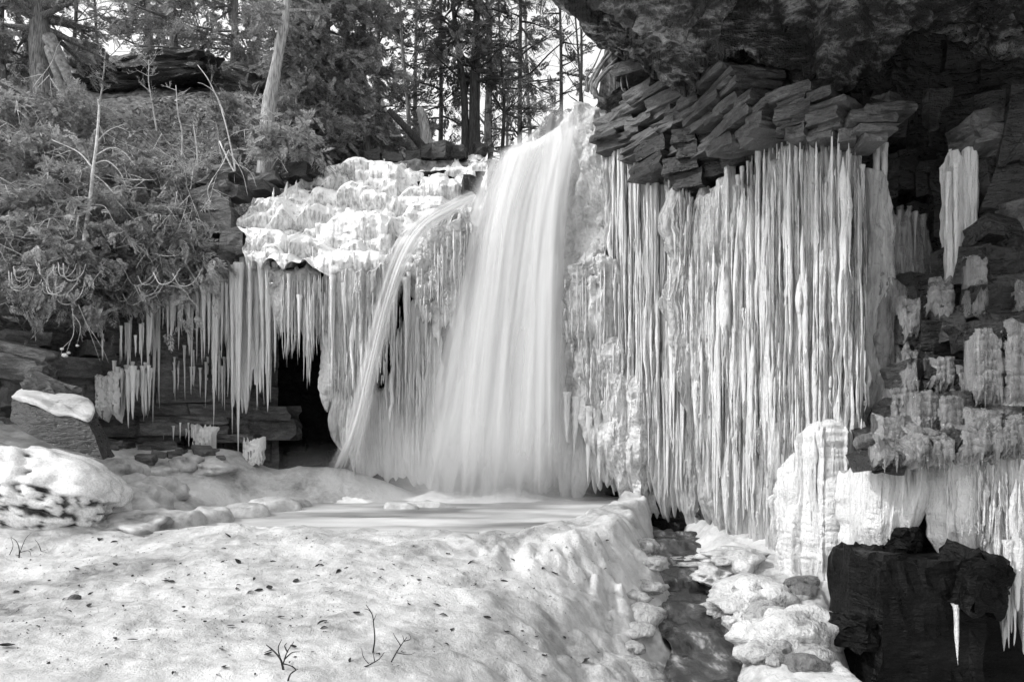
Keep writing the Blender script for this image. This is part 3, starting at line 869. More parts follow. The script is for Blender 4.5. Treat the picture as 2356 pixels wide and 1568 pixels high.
# ---- ice beside the water: bubbly column
col = empty('ice_column', at(1370, 1150, 14.6), 'bumpy glittering ice column hugging the right edge of the main waterfall', 'ice column')
def reparent(o, p):
    o.location = tuple(-np.array(p.location)); return o
reparent(sheet('bubbly_sheet', [(1288, 15.9, 600, 720), (1300, 15.8, 420, 780), (1325, 15.6, 300, 900), (1355, 15.3, 240, 1010), (1385, 15.0, 250, 1080), (1415, 14.8, 330, 1120), (1440, 14.8, 480, 1110)], 110, 300,
      M['ice_bubbly'], col, 101, (0.9, 0.2), (0.3, 0.02), 0.02, (0.10, 0.085), 0.25, 60, 0.3, holes=[(1414, 480, 12, 50), (1424, 590, 14, 60), (1405, 660, 10, 30)]), col)
reparent(sheet('lower_sheet', [(1325, 15.2, 640, 900), (1350, 14.9, 600, 1010), (1390, 14.75, 590, 1095), (1425, 14.65, 600, 1150), (1470, 14.5, 700, 1165), (1520, 14.4, 700, 1180)], 130, 200,
      M['ice_bubbly'], col, 102, (0.4, 0.24), (0.16, 0.06), 0.02, (0.11, 0.075), 0.2, 40, 0.3), col)
rg = rngs(1)
icicle_row(col, rg, 12, [(1300, 14.9, 900, 1080), (1480, 14.6, 1000, 1165)], rad=(0.04, 0.1))

cur = empty('ice_curtain', at(1470, 1180, 14.3), 'narrow grey ice curtain in the corner between the waterfall ice column and the widest curtain', 'ice curtain')
reparent(sheet('ice_sheet', [(1395, 14.9, 330, 720), (1430, 14.7, 315, 900), (1480, 14.4, 310, 1100), (1540, 14.1, 330, 1180), (1600, 13.8, 420, 1215), (1640, 13.6, 500, 1215)], 230, 220,
      M['ice_grey'], cur, 103, (0.32, 0.24), (0.08, 0.09), 0.02, (0.06, 0.015), 0.15, 60, 0.2, slit=0.75), cur)
icicle_row(cur, rg, 46, [(1395, 14.55, 300, 560), (1450, 14.2, 320, 700), (1540, 13.7, 340, 800)], rad=(0.012, 0.03), lenj=(0.25, 1.0))
columns(cur, rg, 44, [(1400, 14.7, 330, 740), (1430, 14.5, 315, 900), (1480, 14.2, 310, 1120), (1540, 13.95, 330, 1180), (1610, 13.7, 420, 1210)], (0.02, 0.055), (0, 0.25), (0.02, 0.5), (0.4, 0.97))
fine_icicles(cur, rg, 320, [(1400, 14.6, 320, 740), (1480, 14.2, 320, 1120), (1620, 13.7, 420, 1210)], (0.008, 0.02), (-0.1, 0.3), (0.0, 0.8), (0.08, 0.5))
icicle_row(cur, rg, 22, [(1540, 13.75, 640, 1100), (1620, 13.3, 760, 1180)], rad=(0.015, 0.035), lenj=(0.3, 0.9), topj=70)

# ---- the great curtain
great = empty('ice_curtain', at(1800, 1390, 11.0), 'widest and tallest ice curtain, hanging below the dark overhang down to the stream', 'ice curtain')
GC = [(1535, 13.3, 350, 720), (1560, 13.1, 400, 800), (1590, 12.95, 440, 900), (1615, 12.8, 440, 1130), (1650, 12.5, 430, 1225), (1700, 12.1, 395, 1275), (1745, 11.7, 320, 1330), (1790, 11.2, 275, 1385),
      (1850, 10.7, 270, 1420), (1910, 10.35, 285, 1420), (1945, 10.2, 300, 1330), (1975, 10.2, 330, 1230), (1992, 10.25, 420, 1150), (2004, 10.3, 600, 1080)]
GS = [(p, y_ + 0.12, t_ + (70 if p > 1700 else 15), b_) for p, y_, t_, b_ in GC]
reparent(sheet('ice_sheet', GS, 520, 300, M['ice_grey'], great, 104, (0.38, 0.30), (0.085, 0.10), 0.03, (0.06, 0.02), 0.2, 60, 0.2, 45, 0.1, 0.1, None,
      [(1862, 900, 17, 110), (1856, 760, 7, 60)], 0.85), great)
FCOL = [(1805, 10.6, 1130, 1405), (1832, 10.35, 1080, 1405), (1850, 10.15, 1030, 1410), (1875, 10.0, 985, 1414), (1900, 9.95, 970, 1416), (1925, 10.0, 1000, 1408), (1948, 10.2, 1100, 1395)]
reparent(sheet('front_column', FCOL, 200, 150, M['ice'], great, 105, (0.22, 0.2), (0.075, 0.09), 0.03, (0.06, 0.03), 0.25, 30, 0.12, 20, 0.05), great)
columns(great, rg, 30, FCOL, (0.035, 0.08), (0.0, 0.25), (0.0, 0.25), (0.8, 1.0))
gtop = [(p, y_ - 0.12, t_, b_) for p, y_, t_, b_ in GC]
left_, right_ = [g for g in gtop if g[0] <= 1850], [g for g in gtop if g[0] >= 1850]
columns(great, rg, 50, gtop[2:-1], (0.03, 0.11), (0.0, 0.2), (0.02, 0.15), (0.75, 0.98))
columns(great, rg, 76, gtop[1:-1], (0.018, 0.05), (0.1, 0.4), (0.05, 0.65), (0.25, 0.95))
fine_icicles(great, rg, 520, gtop[1:-1], (0.006, 0.024), (-0.05, 0.45), (0.0, 0.85), (0.05, 0.4))
fine_icicles(great, rg, 260, gtop[1:-1], (0.012, 0.03), (0.0, 0.4), (0.0, 0.7), (0.1, 0.6), 'ice_clear', 'clear_drips')
columns(great, rg, 26, gtop, (0.02, 0.04), (0.1, 0.35), (0.2, 0.7), (0.2, 0.6))
icicle_row(great, rg, 60, [(p, y_, t_ - (5 if p > 1700 else -10), t_ + 260) for p, y_, t_, b_ in gtop], rad=(0.010, 0.022), jy=0.1, topj=8, lenj=(0.15, 1.0))
for (p, Y, a, b, r) in [(1745, 11.3, 345, 640, .035), (1832, 10.5, 300, 480, .03), (1870, 10.3, 305, 620, .05), (1920, 10.0, 700, 1105, .07), (1935, 9.95, 660, 1000, .08), (1585, 12.8, 520, 845, .04)]:
    icicle(great, at(p, a, Y), (b - a) / K * Y, r, rg)

fine_icicles(great, rg, 150, [(1805, 10.45, 1090, 1405), (1850, 10.1, 1040, 1410), (1900, 9.85, 985, 1415), (1945, 10.0, 1050, 1400)], (0.012, 0.03), (-0.1, 0.25), (0.0, 0.7), (0.1, 0.6))
fine_icicles(col, rg, 200, [(1300, 14.8, 640, 800), (1340, 14.7, 560, 980), (1400, 14.55, 560, 1120), (1500, 14.4, 760, 1165)], (0.01, 0.03), (-0.1, 0.3), (0.0, 0.85), (0.08, 0.5))
# ---- right wall ice
right1 = empty('icicle_pair', at(2025, 480, 10.1), 'two pale icicles side by side below the black hollow', 'icicle', None)
icicle(right1, at(2018, 300, 10.1), 190 / K * 10.1, 0.075, rg); icicle(right1, at(2034, 330, 10.05), 260 / K * 10.05, 0.05, rg)
rc = empty('ice_curtain', at(2060, 700, 10.2), 'glassy ice sheet studded with drops on the dark rock right of the widest curtain', 'ice curtain')
reparent(sheet('ice_sheet', [(2003, 10.35, 470, 640), (2030, 10.25, 455, 690), (2060, 10.25, 520, 690), (2085, 10.4, 480, 670), (2115, 10.5, 500, 690), (2135, 10.6, 560, 690)], 120, 110, M['ice_clear'], rc, 107,
      (0.22, 0.14), (0.07, 0.05), 0.02, (0.06, 0.03), 0.12, 40, 0.15), rc)
reparent(sheet('ice_sheet', [(2008, 10.2, 640, 800), (2030, 10.1, 620, 880), (2052, 10.1, 640, 930), (2075, 10.2, 700, 900), (2090, 10.3, 790, 860)], 80, 110, M['ice_clear'], rc, 108,
      (0.2, 0.12), (0.07, 0.05), 0.02, (0.06, 0.03), 0.12, 40, 0.15), rc)
icicle_row(rc, rg, 16, [(2005, 10.2, 470, 640), (2130, 10.4, 490, 640)], 'clear', (0.015, 0.03), lenj=(0.3, 1))
pc = empty('ice_column', at(2205, 660, 9.9), 'twin pale ice columns under the bright ledge on the right wall', 'ice column')
reparent(sheet('ice_sheet', [(2165, 10.1, 390, 640), (2182, 9.95, 345, 680), (2203, 9.9, 345, 690), (2210, 10.0, 390, 660)], 70, 130, M['ice'], pc, 109, (0.25, 0.14), (0.08, 0.04), 0.012, None, 0.12, 20, 0.1), pc)
reparent(sheet('ice_sheet', [(2208, 10.0, 350, 600), (2222, 9.85, 335, 570), (2238, 9.85, 335, 600), (2246, 9.95, 350, 610)], 60, 130, M['ice'], pc, 110, (0.3, 0.14), (0.1, 0.04), 0.012, None, 0.12, 12, 0.1), pc)
icicle_row(pc, rg, 8, [(2168, 9.95, 380, 560), (2205, 9.85, 370, 640)], rad=(0.02, 0.03))
for (p, Y, a, b, r, kk) in [(2290, 9.8, 385, 520, .02, 'clear')]:
    o = icicle(None, at(p, a, Y), (b - a) / K * Y, r, rg, kk)
    set_props(o, 'thin beaded icicle dripping from the bright ledge beside the twin columns', 'icicle')

# draped ice on the lower shelf
dr = empty('ice_drape', at(2020, 1270, 8.6), 'smooth white ice drape spilling off the shelf behind the black pedestal', 'ice drape')
reparent(sheet('ice_sheet', [(1952, 9.3, 1095, 1290), (1985, 8.85, 1060, 1300), (2030, 8.6, 1045, 1285), (2070, 8.5, 1045, 1250), (2090, 8.5, 1050, 1215), (2100, 8.6, 1060, 1150)], 150, 110, M['ice'], dr, 111,
      (0.3, 0.14), (0.08, 0.04), 0.01, None, 0.16, 25, 0.12, 14, 0.05), dr)
icicle_row(dr, rg, 12, [(2075, 8.4, 1065, 1220), (2130, 8.3, 1070, 1150)], rad=(0.01, 0.022), lenj=(0.3, 1.0))
sh = empty('ice_curtain', at(2280, 1480, 7.7), 'bright ice curtain hanging over black rock at the right edge of the frame', 'ice curtain')
reparent(sheet('ice_sheet', [(2176, 8.52, 1048, 1290), (2192, 8.32, 1028, 1320), (2225, 8.22, 1018, 1290), (2250, 8.17, 1023, 1260), (2275, 8.12, 1028, 1290), (2310, 8.02, 1033, 1480), (2340, 7.97, 1038, 1400), (2375, 7.92, 1038, 1560), (2420, 7.92, 1038, 1500)], 260, 150, M['ice'], sh, 112,
      (0.26, 0.2), (0.08, 0.08), 0.02, (0.06, 0.015), 0.15, 60, 0.14, 25, 0.05, slit=0.5), sh)
columns(sh, rg, 40, [(2178, 8.32, 1048, 1290), (2250, 8.12, 1038, 1260), (2280, 8.07, 1038, 1300), (2310, 7.97, 1038, 1480), (2370, 7.87, 1038, 1520)], (0.02, 0.05), (0, 0.18), (0.05, 0.5), (0.4, 1.0))
icicle(sh, at(2318, 1240, 7.8), 250 / K * 7.8, 0.05, rg)
fine_icicles(sh, rg, 160, [(2178, 8.2, 1060, 1290), (2250, 8.05, 1050, 1260), (2310, 7.95, 1050, 1460), (2370, 7.85, 1050, 1520)], (0.007, 0.016), (-0.05, 0.2), (0.0, 0.8), (0.1, 0.5))
ped_ic = icicle(None, at(2200, 1388, 7.62), 140 / K * 7.62, 0.035, rg)
set_props(ped_ic, 'single bright icicle hanging in front of the black rock near the bottom right', 'icicle')

# ---- frozen cascade left of the fall: stepped, snow-capped ice
casc = empty('frozen_cascade', at(850, 620, 15.2), 'stepped snow-capped frozen cascade to the left of the main waterfall', 'frozen cascade')
nu, nv = 420, 330
u = np.linspace(0, 1, nu)[:, None]; v = np.linspace(0, 1, nv)[None]
px = 575 + (1120 - 575) * u + 0 * v
topy = np.interp(px, [575, 640, 720, 860, 1000, 1120], [478, 440, 402, 396, 380, 346])
boty = np.interp(px, [575, 620, 700, 800, 860, 950, 1050, 1120], [610, 640, 640, 640, 660, 640, 640, 640]) + 22 * fbm(px * 0.02, 1, 0, 120, 3)
Ytop = np.interp(px, [575, 640, 720, 1120], [16.0, 16.8, 18.0, 18.2]); Ybot = np.interp(px, [575, 700, 900, 1000, 1120], [15.4, 15.0, 15.2, 15.4, 15.8])
nst = 5.0
w = v * nst + 0.95 * fbm(px * 0.011, v * 1.7, 0, 121, 3) + 0.003 * (px - 800)
fr = w - np.floor(w)
adv = (np.floor(w) + sstep(0.0, 0.45, fr)) / nst        # tread: come forward
drp = (np.floor(w) + sstep(0.35, 1.0, fr)) / nst        # riser: drop
adv = np.clip((adv - adv[:, :1]) / (adv[:, -1:] - adv[:, :1]), 0, 1); drp = np.clip((drp - drp[:, :1]) / (drp[:, -1:] - drp[:, :1]), 0, 1)
adv = 0.4 * adv + 0.6 * v; drp = 0.45 * drp + 0.55 * v
Yc = Ytop + (Ybot - Ytop) * adv
zt = (HY - topy) / K * Ytop; zb = (HY - boty) / K * Ybot
zc = zt + (zb - zt) * drp
Xc = (px - 1178) / K * (0.3 * Yc + 0.7 * (Ytop + Ybot) / 2)
# ice pillows swelling along the ledges, fused into one another
sw = np.zeros_like(Xc)
Wc = np.stack([Xc, Yc, zc], -1)
rm = rngs(5)
for k in range(105):
    i = rm.integers(4, nu - 4); j = int(rm.uniform(0.02, 0.99) * nv)
    jj = np.argmin(np.abs((w[i] % 1.0) - rm.uniform(0.25, 0.6)) + 0.03 * np.abs(np.arange(nv) - j))
    c = Wc[i, jj]; sc_ = 0.18 + 0.42 * rm.random() ** 1.8
    ax_, az_ = sc_ * rm.uniform(1.1, 2.4), sc_ * rm.uniform(0.45, 0.8)
    i_a, i_b = max(0, i - 90), min(nu, i + 90)
    D = Wc[i_a:i_b] - c
    r2 = (D[..., 0] / ax_) ** 2 + (D[..., 1] / (sc_ * 1.1)) ** 2 + ((D[..., 2] - 0.02) / az_) ** 2
    sw[i_a:i_b] = np.maximum(sw[i_a:i_b], sc_ * 0.85 * np.sqrt(np.clip(1 - r2 * 0.8, 0, 1)))
kn2 = knobs(Xc / 0.15, Yc / 0.15, zc / 0.15, 125); kn3 = knobs(Xc / 0.07, Yc / 0.07, zc / 0.07, 135)
r_ = np.clip(noise(px * 0.01, v * 3, 0, 126) + 0.5, 0, 1)
rise = sstep(0.45, 0.7, fr)
fl = flutes(Xc, zc, 0.08, 127) * rise
d = sw + 0.045 * kn2 * r_ + 0.01 * kn3 + 0.03 * fl + 0.06 * fbm(Xc * 2.5, zc * 2.5, Yc * 2.5, 128, 4)
hid = np.clip((px - 1085) / 40, 0, 1) * 0.0
Pc = np.stack([Xc, Yc - d * 0.85, zc + d * 0.35 + EYE], -1)
Pc[..., 0] += 0.22 * fbm(zc * 1.6, Yc, 0, 129, 4) * np.clip(1 - u * 8, 0, 1)
und = Pc[:, -1:].copy(); und[..., 1] += 0.35; und[..., 2] += 0.12
und2 = und.copy(); und2[..., 1] += 1.2; und2[..., 2] += 0.3
Pc = np.concatenate([Pc, und, und2], 1)
reparent(link('stepped_ice', mesh_data('stepped_ice', Pc, grid_quads(nu, nv + 2)), M['snow_topped'], casc), casc)
MOUND = []
for k in range(8):
    V, T = ICO3
    d = 1 + 0.3 * fbm(V[:, 0] * 1.6, V[:, 1] * 1.6, V[:, 2] * 1.6 + k * 5, 130 + k, 3) + 0.10 * knobs(V[:, 0] * 2.1 + k, V[:, 1] * 2.1, V[:, 2] * 2.1, 140 + k)
    Vd = V * d[:, None]; Vd[:, 2] = np.where(Vd[:, 2] < 0, Vd[:, 2] * 0.7, Vd[:, 2])
    me = mesh_data('ice_mound', Vd, None, T); me.materials.append(M['snow_ice']); MOUND.append(me)
for k in range(150):
    i = rm.integers(4, nu - 4); j = int(rm.uniform(0.05, 1.0) * (nv - 1))
    jj = np.argmin(np.abs((w[i] % 1.0) - 0.6) + 0.02 * np.abs(np.arange(nv) - j))
    icicle(casc, Pc[i, jj] + [0, -0.05, 0.03], rm.uniform(0.1, 0.34), rm.uniform(0.01, 0.022), rm)
for (p_, Y, a, b, r) in [(625, 16.2, 470, 440, .05), (678, 16.6, 452, 418, .06), (655, 16.5, 455, 425, .05)]:   # frozen spikes standing on the cascade
    o = icicle(casc, at(p_, a, Y), 0.38, r, rm, name='ice_spike'); o.rotation_euler = (math.pi, 0.15, 0)

# curtain below the cascade, between the side fall and the hollow
bc = empty('ice_curtain', at(870, 1100, 15.2), 'broken ice curtain with dark gaps between the two falls', 'ice curtain')
reparent(sheet('ice_sheet', [(772, 15.3, 615, 900), (785, 15.15, 620, 1000), (815, 15.1, 620, 1010), (835, 15.1, 620, 860), (860, 15.1, 620, 740), (900, 15.2, 600, 720)], 130, 160, M['ice_grey'], bc, 113, (0.25, 0.2), (0.08, 0.08), 0.02, (0.1, 0.02), 0.15, 110, 0.13), bc)
reparent(sheet('ice_sheet', [(815, 15.9, 900, 1090), (850, 15.8, 930, 1105), (890, 15.8, 860, 1110), (930, 15.7, 720, 1115), (975, 15.6, 700, 1120), (1010, 15.6, 680, 1120)], 180, 120, M['ice'], bc, 114, (0.3, 0.14), (0.09, 0.05), 0.012, None, 0.15, 20, 0.2, 40), bc)
reparent(sheet('ice_sheet', [(953, 15.5, 600, 720), (975, 15.35, 560, 760), (1010, 15.3, 530, 790), (1045, 15.3, 500, 760), (1075, 15.5, 480, 680), (1090, 15.6, 480, 600)], 140, 150, M['ice_bubbly'], bc, 115, (0.6, 0.14), (0.2, 0.03), 0.012, (0.10, 0.07), 0.25, 60, 0.14), bc)
columns(bc, rm, 30, [(780, 15.2, 640, 1000), (820, 15.0, 640, 1080), (860, 15.0, 640, 900), (930, 15.6, 700, 1100), (1000, 15.5, 760, 1110)], (0.025, 0.06), (0, 0.2), (0.02, 0.5), (0.3, 0.95))
fine_icicles(bc, rm, 240, [(780, 15.2, 640, 1000), (820, 15.0, 640, 1060), (860, 15.0, 640, 900), (930, 15.5, 700, 1100), (1000, 15.4, 760, 1110)], (0.008, 0.02), (-0.1, 0.25), (0.0, 0.7), (0.1, 0.5))
fine_icicles(bc, rm, 90, [(957, 15.3, 610, 730), (1000, 15.1, 550, 790), (1050, 15.1, 520, 780), (1085, 15.3, 500, 640)], (0.01, 0.025), (-0.05, 0.3), (0.0, 0.8), (0.1, 0.6))
icicle_row(bc, rm, 26, [(790, 15.0, 640, 900), (860, 15.0, 640, 780), (960, 15.3, 620, 900), (1000, 15.4, 760, 960)], rad=(0.02, 0.04))
# shaggy icicle bundles over the dark hollow
hb = empty('icicle_cluster', at(690, 860, 15.2), 'shaggy feathered icicle bundles hanging over the dark hollow', 'icicles')
for q_, (pts) in enumerate([[(630, 15.5, 625, 720), (655, 15.35, 625, 770), (672, 15.35, 625, 740), (685, 15.5, 630, 700)], [(684, 15.4, 625, 720), (705, 15.3, 620, 800), (722, 15.3, 625, 740), (734, 15.5, 630, 700)], [(738, 15.3, 620, 900), (755, 15.15, 615, 960), (775, 15.2, 620, 900), (785, 15.4, 640, 800)]]):
    reparent(sheet('icicle_bundle', pts, 60, 130, M['ice_bubbly'], hb, 116 + q_, (0.25, 0.12), (0.08, 0.04), 0.012, (0.08, 0.045), 0.15, 60, 0.12), hb)
fine_icicles(hb, rm, 190, [(635, 15.3, 630, 790), (660, 15.1, 625, 850), (690, 15.1, 625, 800), (708, 15.0, 625, 900), (735, 15.1, 625, 800), (757, 15.1, 615, 960), (785, 15.2, 620, 880)], (0.008, 0.024), (-0.1, 0.25), (0.0, 0.4), (0.2, 1.0))
icicle_row(hb, rm, 12, [(640, 15.2, 660, 830), (780, 15.1, 640, 900)], rad=(0.014, 0.03))

# ---- the long row of icicles on the left wall edge
row = empty('icicle_row', at(470, 1000, 15.3), 'long fringe of slender icicles along the left rock ledge', 'icicles')
reparent(sheet('ice_sheet', [(510, 15.8, 605, 640), (540, 15.7, 595, 860), (580, 15.6, 590, 880), (620, 15.5, 600, 840), (645, 15.5, 620, 760)], 120, 130, M['ice'], row, 119, (0.2, 0.12), (0.07, 0.05), 0.012, None, 0.12, 110, 0.13), row)
icicle_row(row, rm, 84, [(338, 14.9, 690, 900), (380, 15.1, 665, 800), (480, 15.4, 640, 830), (530, 15.6, 615, 900), (640, 15.5, 610, 930)], rad=(0.018, 0.036), jy=0.12, topj=9, lenj=(0.35, 1.1), width_k=0.018)
fine_icicles(row, rm, 170, [(338, 14.9, 690, 860), (380, 15.1, 668, 780), (480, 15.4, 640, 800), (530, 15.6, 612, 860), (640, 15.5, 605, 880)], (0.006, 0.016), (-0.1, 0.15), (0.0, 0.15), (0.1, 0.9))
for (p_, a, b, r) in [(346, 680, 960, .05), (356, 675, 985, .055), (365, 670, 940, .045), (494, 625, 985, .06), (500, 620, 900, .05), (532, 610, 1000, .055), (545, 605, 1040, .06), (553, 605, 1055, .07), (575, 600, 940, .05), (600, 600, 930, .06), (440, 650, 880, .05), (614, 610, 900, .06)]:
    icicle(row, at(p_, a, 15.3), (b - a) / K * 15.3, r, rm)
low = empty('icicle_cluster', at(300, 970, 14.6), 'low icicle cluster with a frosted ice bulge behind the tilted slab boulder', 'icicles')
icicle_row(low, rm, 24, [(262, 14.5, 845, 945), (300, 14.5, 845, 960), (345, 14.6, 850, 960)], rad=(0.022, 0.045), topj=8)
icicle(low, at(296, 850, 14.4), 135 / K * 14.4, 0.06, rm)
thin = empty('icicle_cluster', at(290, 800, 14.6), 'scattered thin icicles under the brush on the left wall', 'icicles')
icicle_row(thin, rm, 16, [(230, 14.3, 760, 840), (330, 14.6, 740, 850)], rad=(0.012, 0.02), topj=12)
icicle(thin, at(298, 745, 14.5), 110 / K * 14.5, 0.035, rm)
base = empty('icicle_cluster', at(470, 1040, 15.4), 'short icicles fringing the low dark ledge at the foot of the left wall', 'icicles')
icicle_row(base, rm, 9, [(375, 15.0, 985, 1010), (455, 15.1, 985, 1030)], rad=(0.012, 0.022))
midr = empty('icicle_cluster', at(500, 900, 15.9), 'small icicles on the rock behind the long icicle fringe', 'icicles')
icicle_row(midr, rm, 26, [(395, 15.6, 840, 920), (540, 16.0, 830, 940)], rad=(0.012, 0.024), topj=25)

# ---- ice at the foot: floes, shelves, mounds
def lump(name, c, size, rotz, seed, mat, label, cat, group=None, flat=0.6, rough=0.18, kn=0.1, sub=ICO4, parent=None):
    V, T = sub
    sx, sy, sz = size
    d = 1 + rough * fbm(V[:, 0] * 1.5, V[:, 1] * 1.5, V[:, 2] * 1.5 + seed, seed, 4) + kn * knobs(V[:, 0] * 3 + seed, V[:, 1] * 3, V[:, 2] * 3, seed + 1)
    W = V * d[:, None]
    W[:, 2] = np.sign(W[:, 2]) * np.abs(W[:, 2]) ** flat
    W = W * [sx, sy, sz]
    o = link(name, mesh_data(name, W, None, T), mat, parent)
    o.location = [float(q) for q in c]; o.rotation_euler = (0, 0, rotz)
    return set_props(o, label, cat, group) if parent is None else o

lab = ['rounded ice boulder crusted smooth beside the left shore, largest of the pillows', 'dome-shaped pale ice pillow with a dark leaf on top', 'flattened ice pillow at the foot of the tilted slab boulder', 'small ice pillow tucked behind the dome-shaped one',
       'long low ice pillow behind the dome-shaped one', 'ice pillow at the foot of the left icicle wall', 'ice pillow nearest the snowy mound under the hollow', 'low smooth ice swell above the left edge of the white shelf', 'ribbed ice fan spreading below the dark-holed ice mound']
for i, (p_, q_, sx, sy, sz) in enumerate([(295, 1150, .5, .45, .34), (345, 1120, .44, .4, .32), (240, 1085, .5, .45, .3), (292, 1085, .26, .25, .26), (355, 1078, .42, .3, .16), (425, 1058, .38, .3, .2), (490, 1062, .55, .4, .18), (310, 1190, 1.0, .5, .2), (165, 1120, .45, .55, .36)]):
    g = on_ground(p_, q_ + 8)
    lump('ice_pillow', g + [0, 0.1, -0.06], (sx, sy, sz), 0.3 * i, 160 + i, M['ground_ice'], lab[i], 'ice', 'smooth ice pillows on the left shore', 1.0, 0.3, 0.1)
g = on_ground(1725, 1385)
lump('ice_mound', g + [0.05, 0.1, 0.0], (0.42, 0.32, 0.2), 0.2, 180, M['ice_bubbly'], 'oval glassy ice mound beside the stream under the widest curtain', 'ice mound', None, 1.0, 0.4, 0.4)
g = on_ground(1800, 1470)
lump('ice_mound', g + [0.1, 0.05, -0.02], (0.45, 0.36, 0.26), 0.0, 181, M['ice_bubbly'], 'glassy ice mound below the bright ice pillar beside the black pedestal', 'ice mound', None, 1.0, 0.4, 0.4)
for i, (p_, q_, sx, sy, sz, lb) in enumerate([(1600, 1310, .5, .3, .09, 'thin ice plate over the stream nearest the pool rim'), (1690, 1285, .42, .25, .08, 'thin ice plate against the foot of the widest curtain'), (1655, 1330, .3, .2, .1, 'small round ice lump where the stream narrows'), (1700, 1440, .12, .12, .1, 'fist-sized ice knob standing in the stream')]):
    g = on_ground(p_, q_)
    lump('ice_plate', g + [0, 0, 0.05], (sx, sy, sz), 0.4 * i, 190 + i, M['ice_bubbly'], lb, 'ice', None, 1.0, 0.45, 0.5)

# knobbly ice lumps along the foot of the dam, beside the stream
rq = rngs(88)
wh = ['nearest the pool', 'second down from the pool', 'third down from the pool', 'fourth down from the pool', 'fifth down from the pool', 'sixth down from the pool', 'seventh down from the pool', 'eighth down from the pool', 'ninth down from the pool', 'last before the bottom of the picture']
for k, yy in enumerate([11.2, 10.7, 10.2, 9.8, 9.4, 9.0, 8.6, 8.2, 7.8, 7.4]):
    xx = float(np.interp(yy, GUL_Y, GUL_X)) - rq.uniform(0.62, 0.85)
    sz_ = rq.uniform(0.10, 0.2)
    lump('ice_lump', (xx, yy, float(ground_z(xx, yy)) - 0.02), (sz_ * 1.4, sz_ * 1.2, sz_ * 0.6), float(rq.random() * 6), 700 + k, M['ice_grey'], 'knobbly ice lump on the dam side of the stream, ' + wh[k].replace(' of the picture', ''), 'ice lump', 'ice lumps along the left bank of the stream', 0.9, 0.4, 0.25, ICO3)
for k, yy in enumerate([10.6, 9.9, 9.2, 8.5, 8.0]):
    xx = float(np.interp(yy, GUL_Y, GUL_X)) + rq.uniform(0.6, 0.75)
    sz_ = rq.uniform(0.14, 0.24)
    lump('ice_lump', (xx, yy, float(ground_z(xx, yy)) + 0.02), (sz_ * 1.2, sz_, sz_ * 0.6), float(rq.random() * 6), 720 + k, M['ice_bubbly'], 'knobbly ice lump on the curtain side of the stream, ' + wh[k], 'ice lump', 'ice lumps along the right bank of the stream', 0.9, 0.4, 0.25, ICO3)

for k in range(22):
    yy = rq.uniform(7.4, 9.6); xx = float(np.interp(yy, GUL_Y, GUL_X)) + rq.uniform(0.7, 1.45)
    sz_ = rq.uniform(0.07, 0.2)
    lump('ice_lump', (xx, yy, float(ground_z(xx, yy)) + 0.03), (sz_ * 1.3, sz_, sz_ * 0.7), float(rq.random() * 6), 760 + k, M['ice_clear'] if k % 2 else M['ice_grey'], 'rough glassy ice lump strewn over the icy apron right of the stream', 'ice lump', 'glassy lumps on the icy apron', 0.9, 0.45, 0.4, ICO3)
# ================================================================== falling water
def fall_sheet(parent, name, Lp, Rp, nu, nv, mat, seed, bulge=0.3, push=0.0, relief=0.05, edge=0.14, tail=0.0, sag=0.0, head=0.0):
    L, R = smooth_path([at(*p) for p in Lp], nv), smooth_path([at(*p) for p in Rp], nv)
    u = np.linspace(0, 1, nu)[:, None, None]; t = np.linspace(0, 1, nv)
    P = L[None] * (1 - u) + R[None] * u
    U, T = u[..., 0] + 0 * t, t + 0 * u[..., 0]
    d = bulge * np.sin(np.pi * U) * (0.25 + 0.75 * T) + relief * fbm(U * 5, T * 0.6, 0, seed, 3) * sstep(0, 0.2, T) + push
    P[..., 1] -= d
    P[..., 2] -= sag * np.sin(np.pi * U) * (1 - sstep(0, 0.35, T)) + 0.02 * noise(U * 9, 1, 0, seed)
    fade = sstep(0, edge, U) * sstep(1, 1 - edge, U)
    if tail: fade = fade * sstep(1.0, 1 - tail, T + 0.06 * fbm(U * 12, 0.5, 0, seed + 3, 3))
    if head: fade = fade * sstep(0, head, T)
    o = link(name, mesh_data(name, P - np.array(parent.location), grid_quads(nu, nv), attrs={'across': U + seed * 3.7, 'down': T, 'fade': fade}), mat, parent)
    return o
wf = empty('waterfall', at(1120, 1140, 15.2), 'tall white main waterfall pouring over the rock lip into the pool', 'waterfall')
ML = [(1148, 348, 17.5), (1120, 395, 16.6), (1088, 470, 15.9), (1062, 560, 15.6), (1038, 700, 15.4), (1010, 850, 15.3), (985, 1000, 15.2), (962, 1135, 15.1)]
MR = [(1362, 226, 15.7), (1352, 280, 15.2), (1336, 380, 14.9), (1320, 480, 14.8), (1308, 620, 14.75), (1300, 800, 14.75), (1296, 1000, 14.75), (1294, 1145, 14.75)]
fall_sheet(wf, 'water_body', ML, MR, 120, 120, M['fall_core'], 201, 0.35, 0.0, 0.06, 0.3, 0.08, 0.25)
fall_sheet(wf, 'water_veil', ML, [(p - 90, q + 30, y_) for p, q, y_ in MR], 90, 120, M['fall_veil'], 202, 0.3, 0.3, 0.10, 0.3, 0.1, 0.25, 0.05)
fall_sheet(wf, 'water_veil', [(p + 90, q - 30, y_) for p, q, y_ in ML], MR, 90, 120, M['fall_veil'], 203, 0.3, 0.32, 0.10, 0.3, 0.1, 0.2, 0.05)
fall_sheet(wf, 'water_veil', [(p - 22, q + 6, y_ + .1) for p, q, y_ in ML], [(p - 130, q + 40, y_) for p, q, y_ in MR], 60, 100, M['fall_veil'], 204, 0.2, 0.2, 0.05, 0.4, 0.15, 0.2, 0.12)
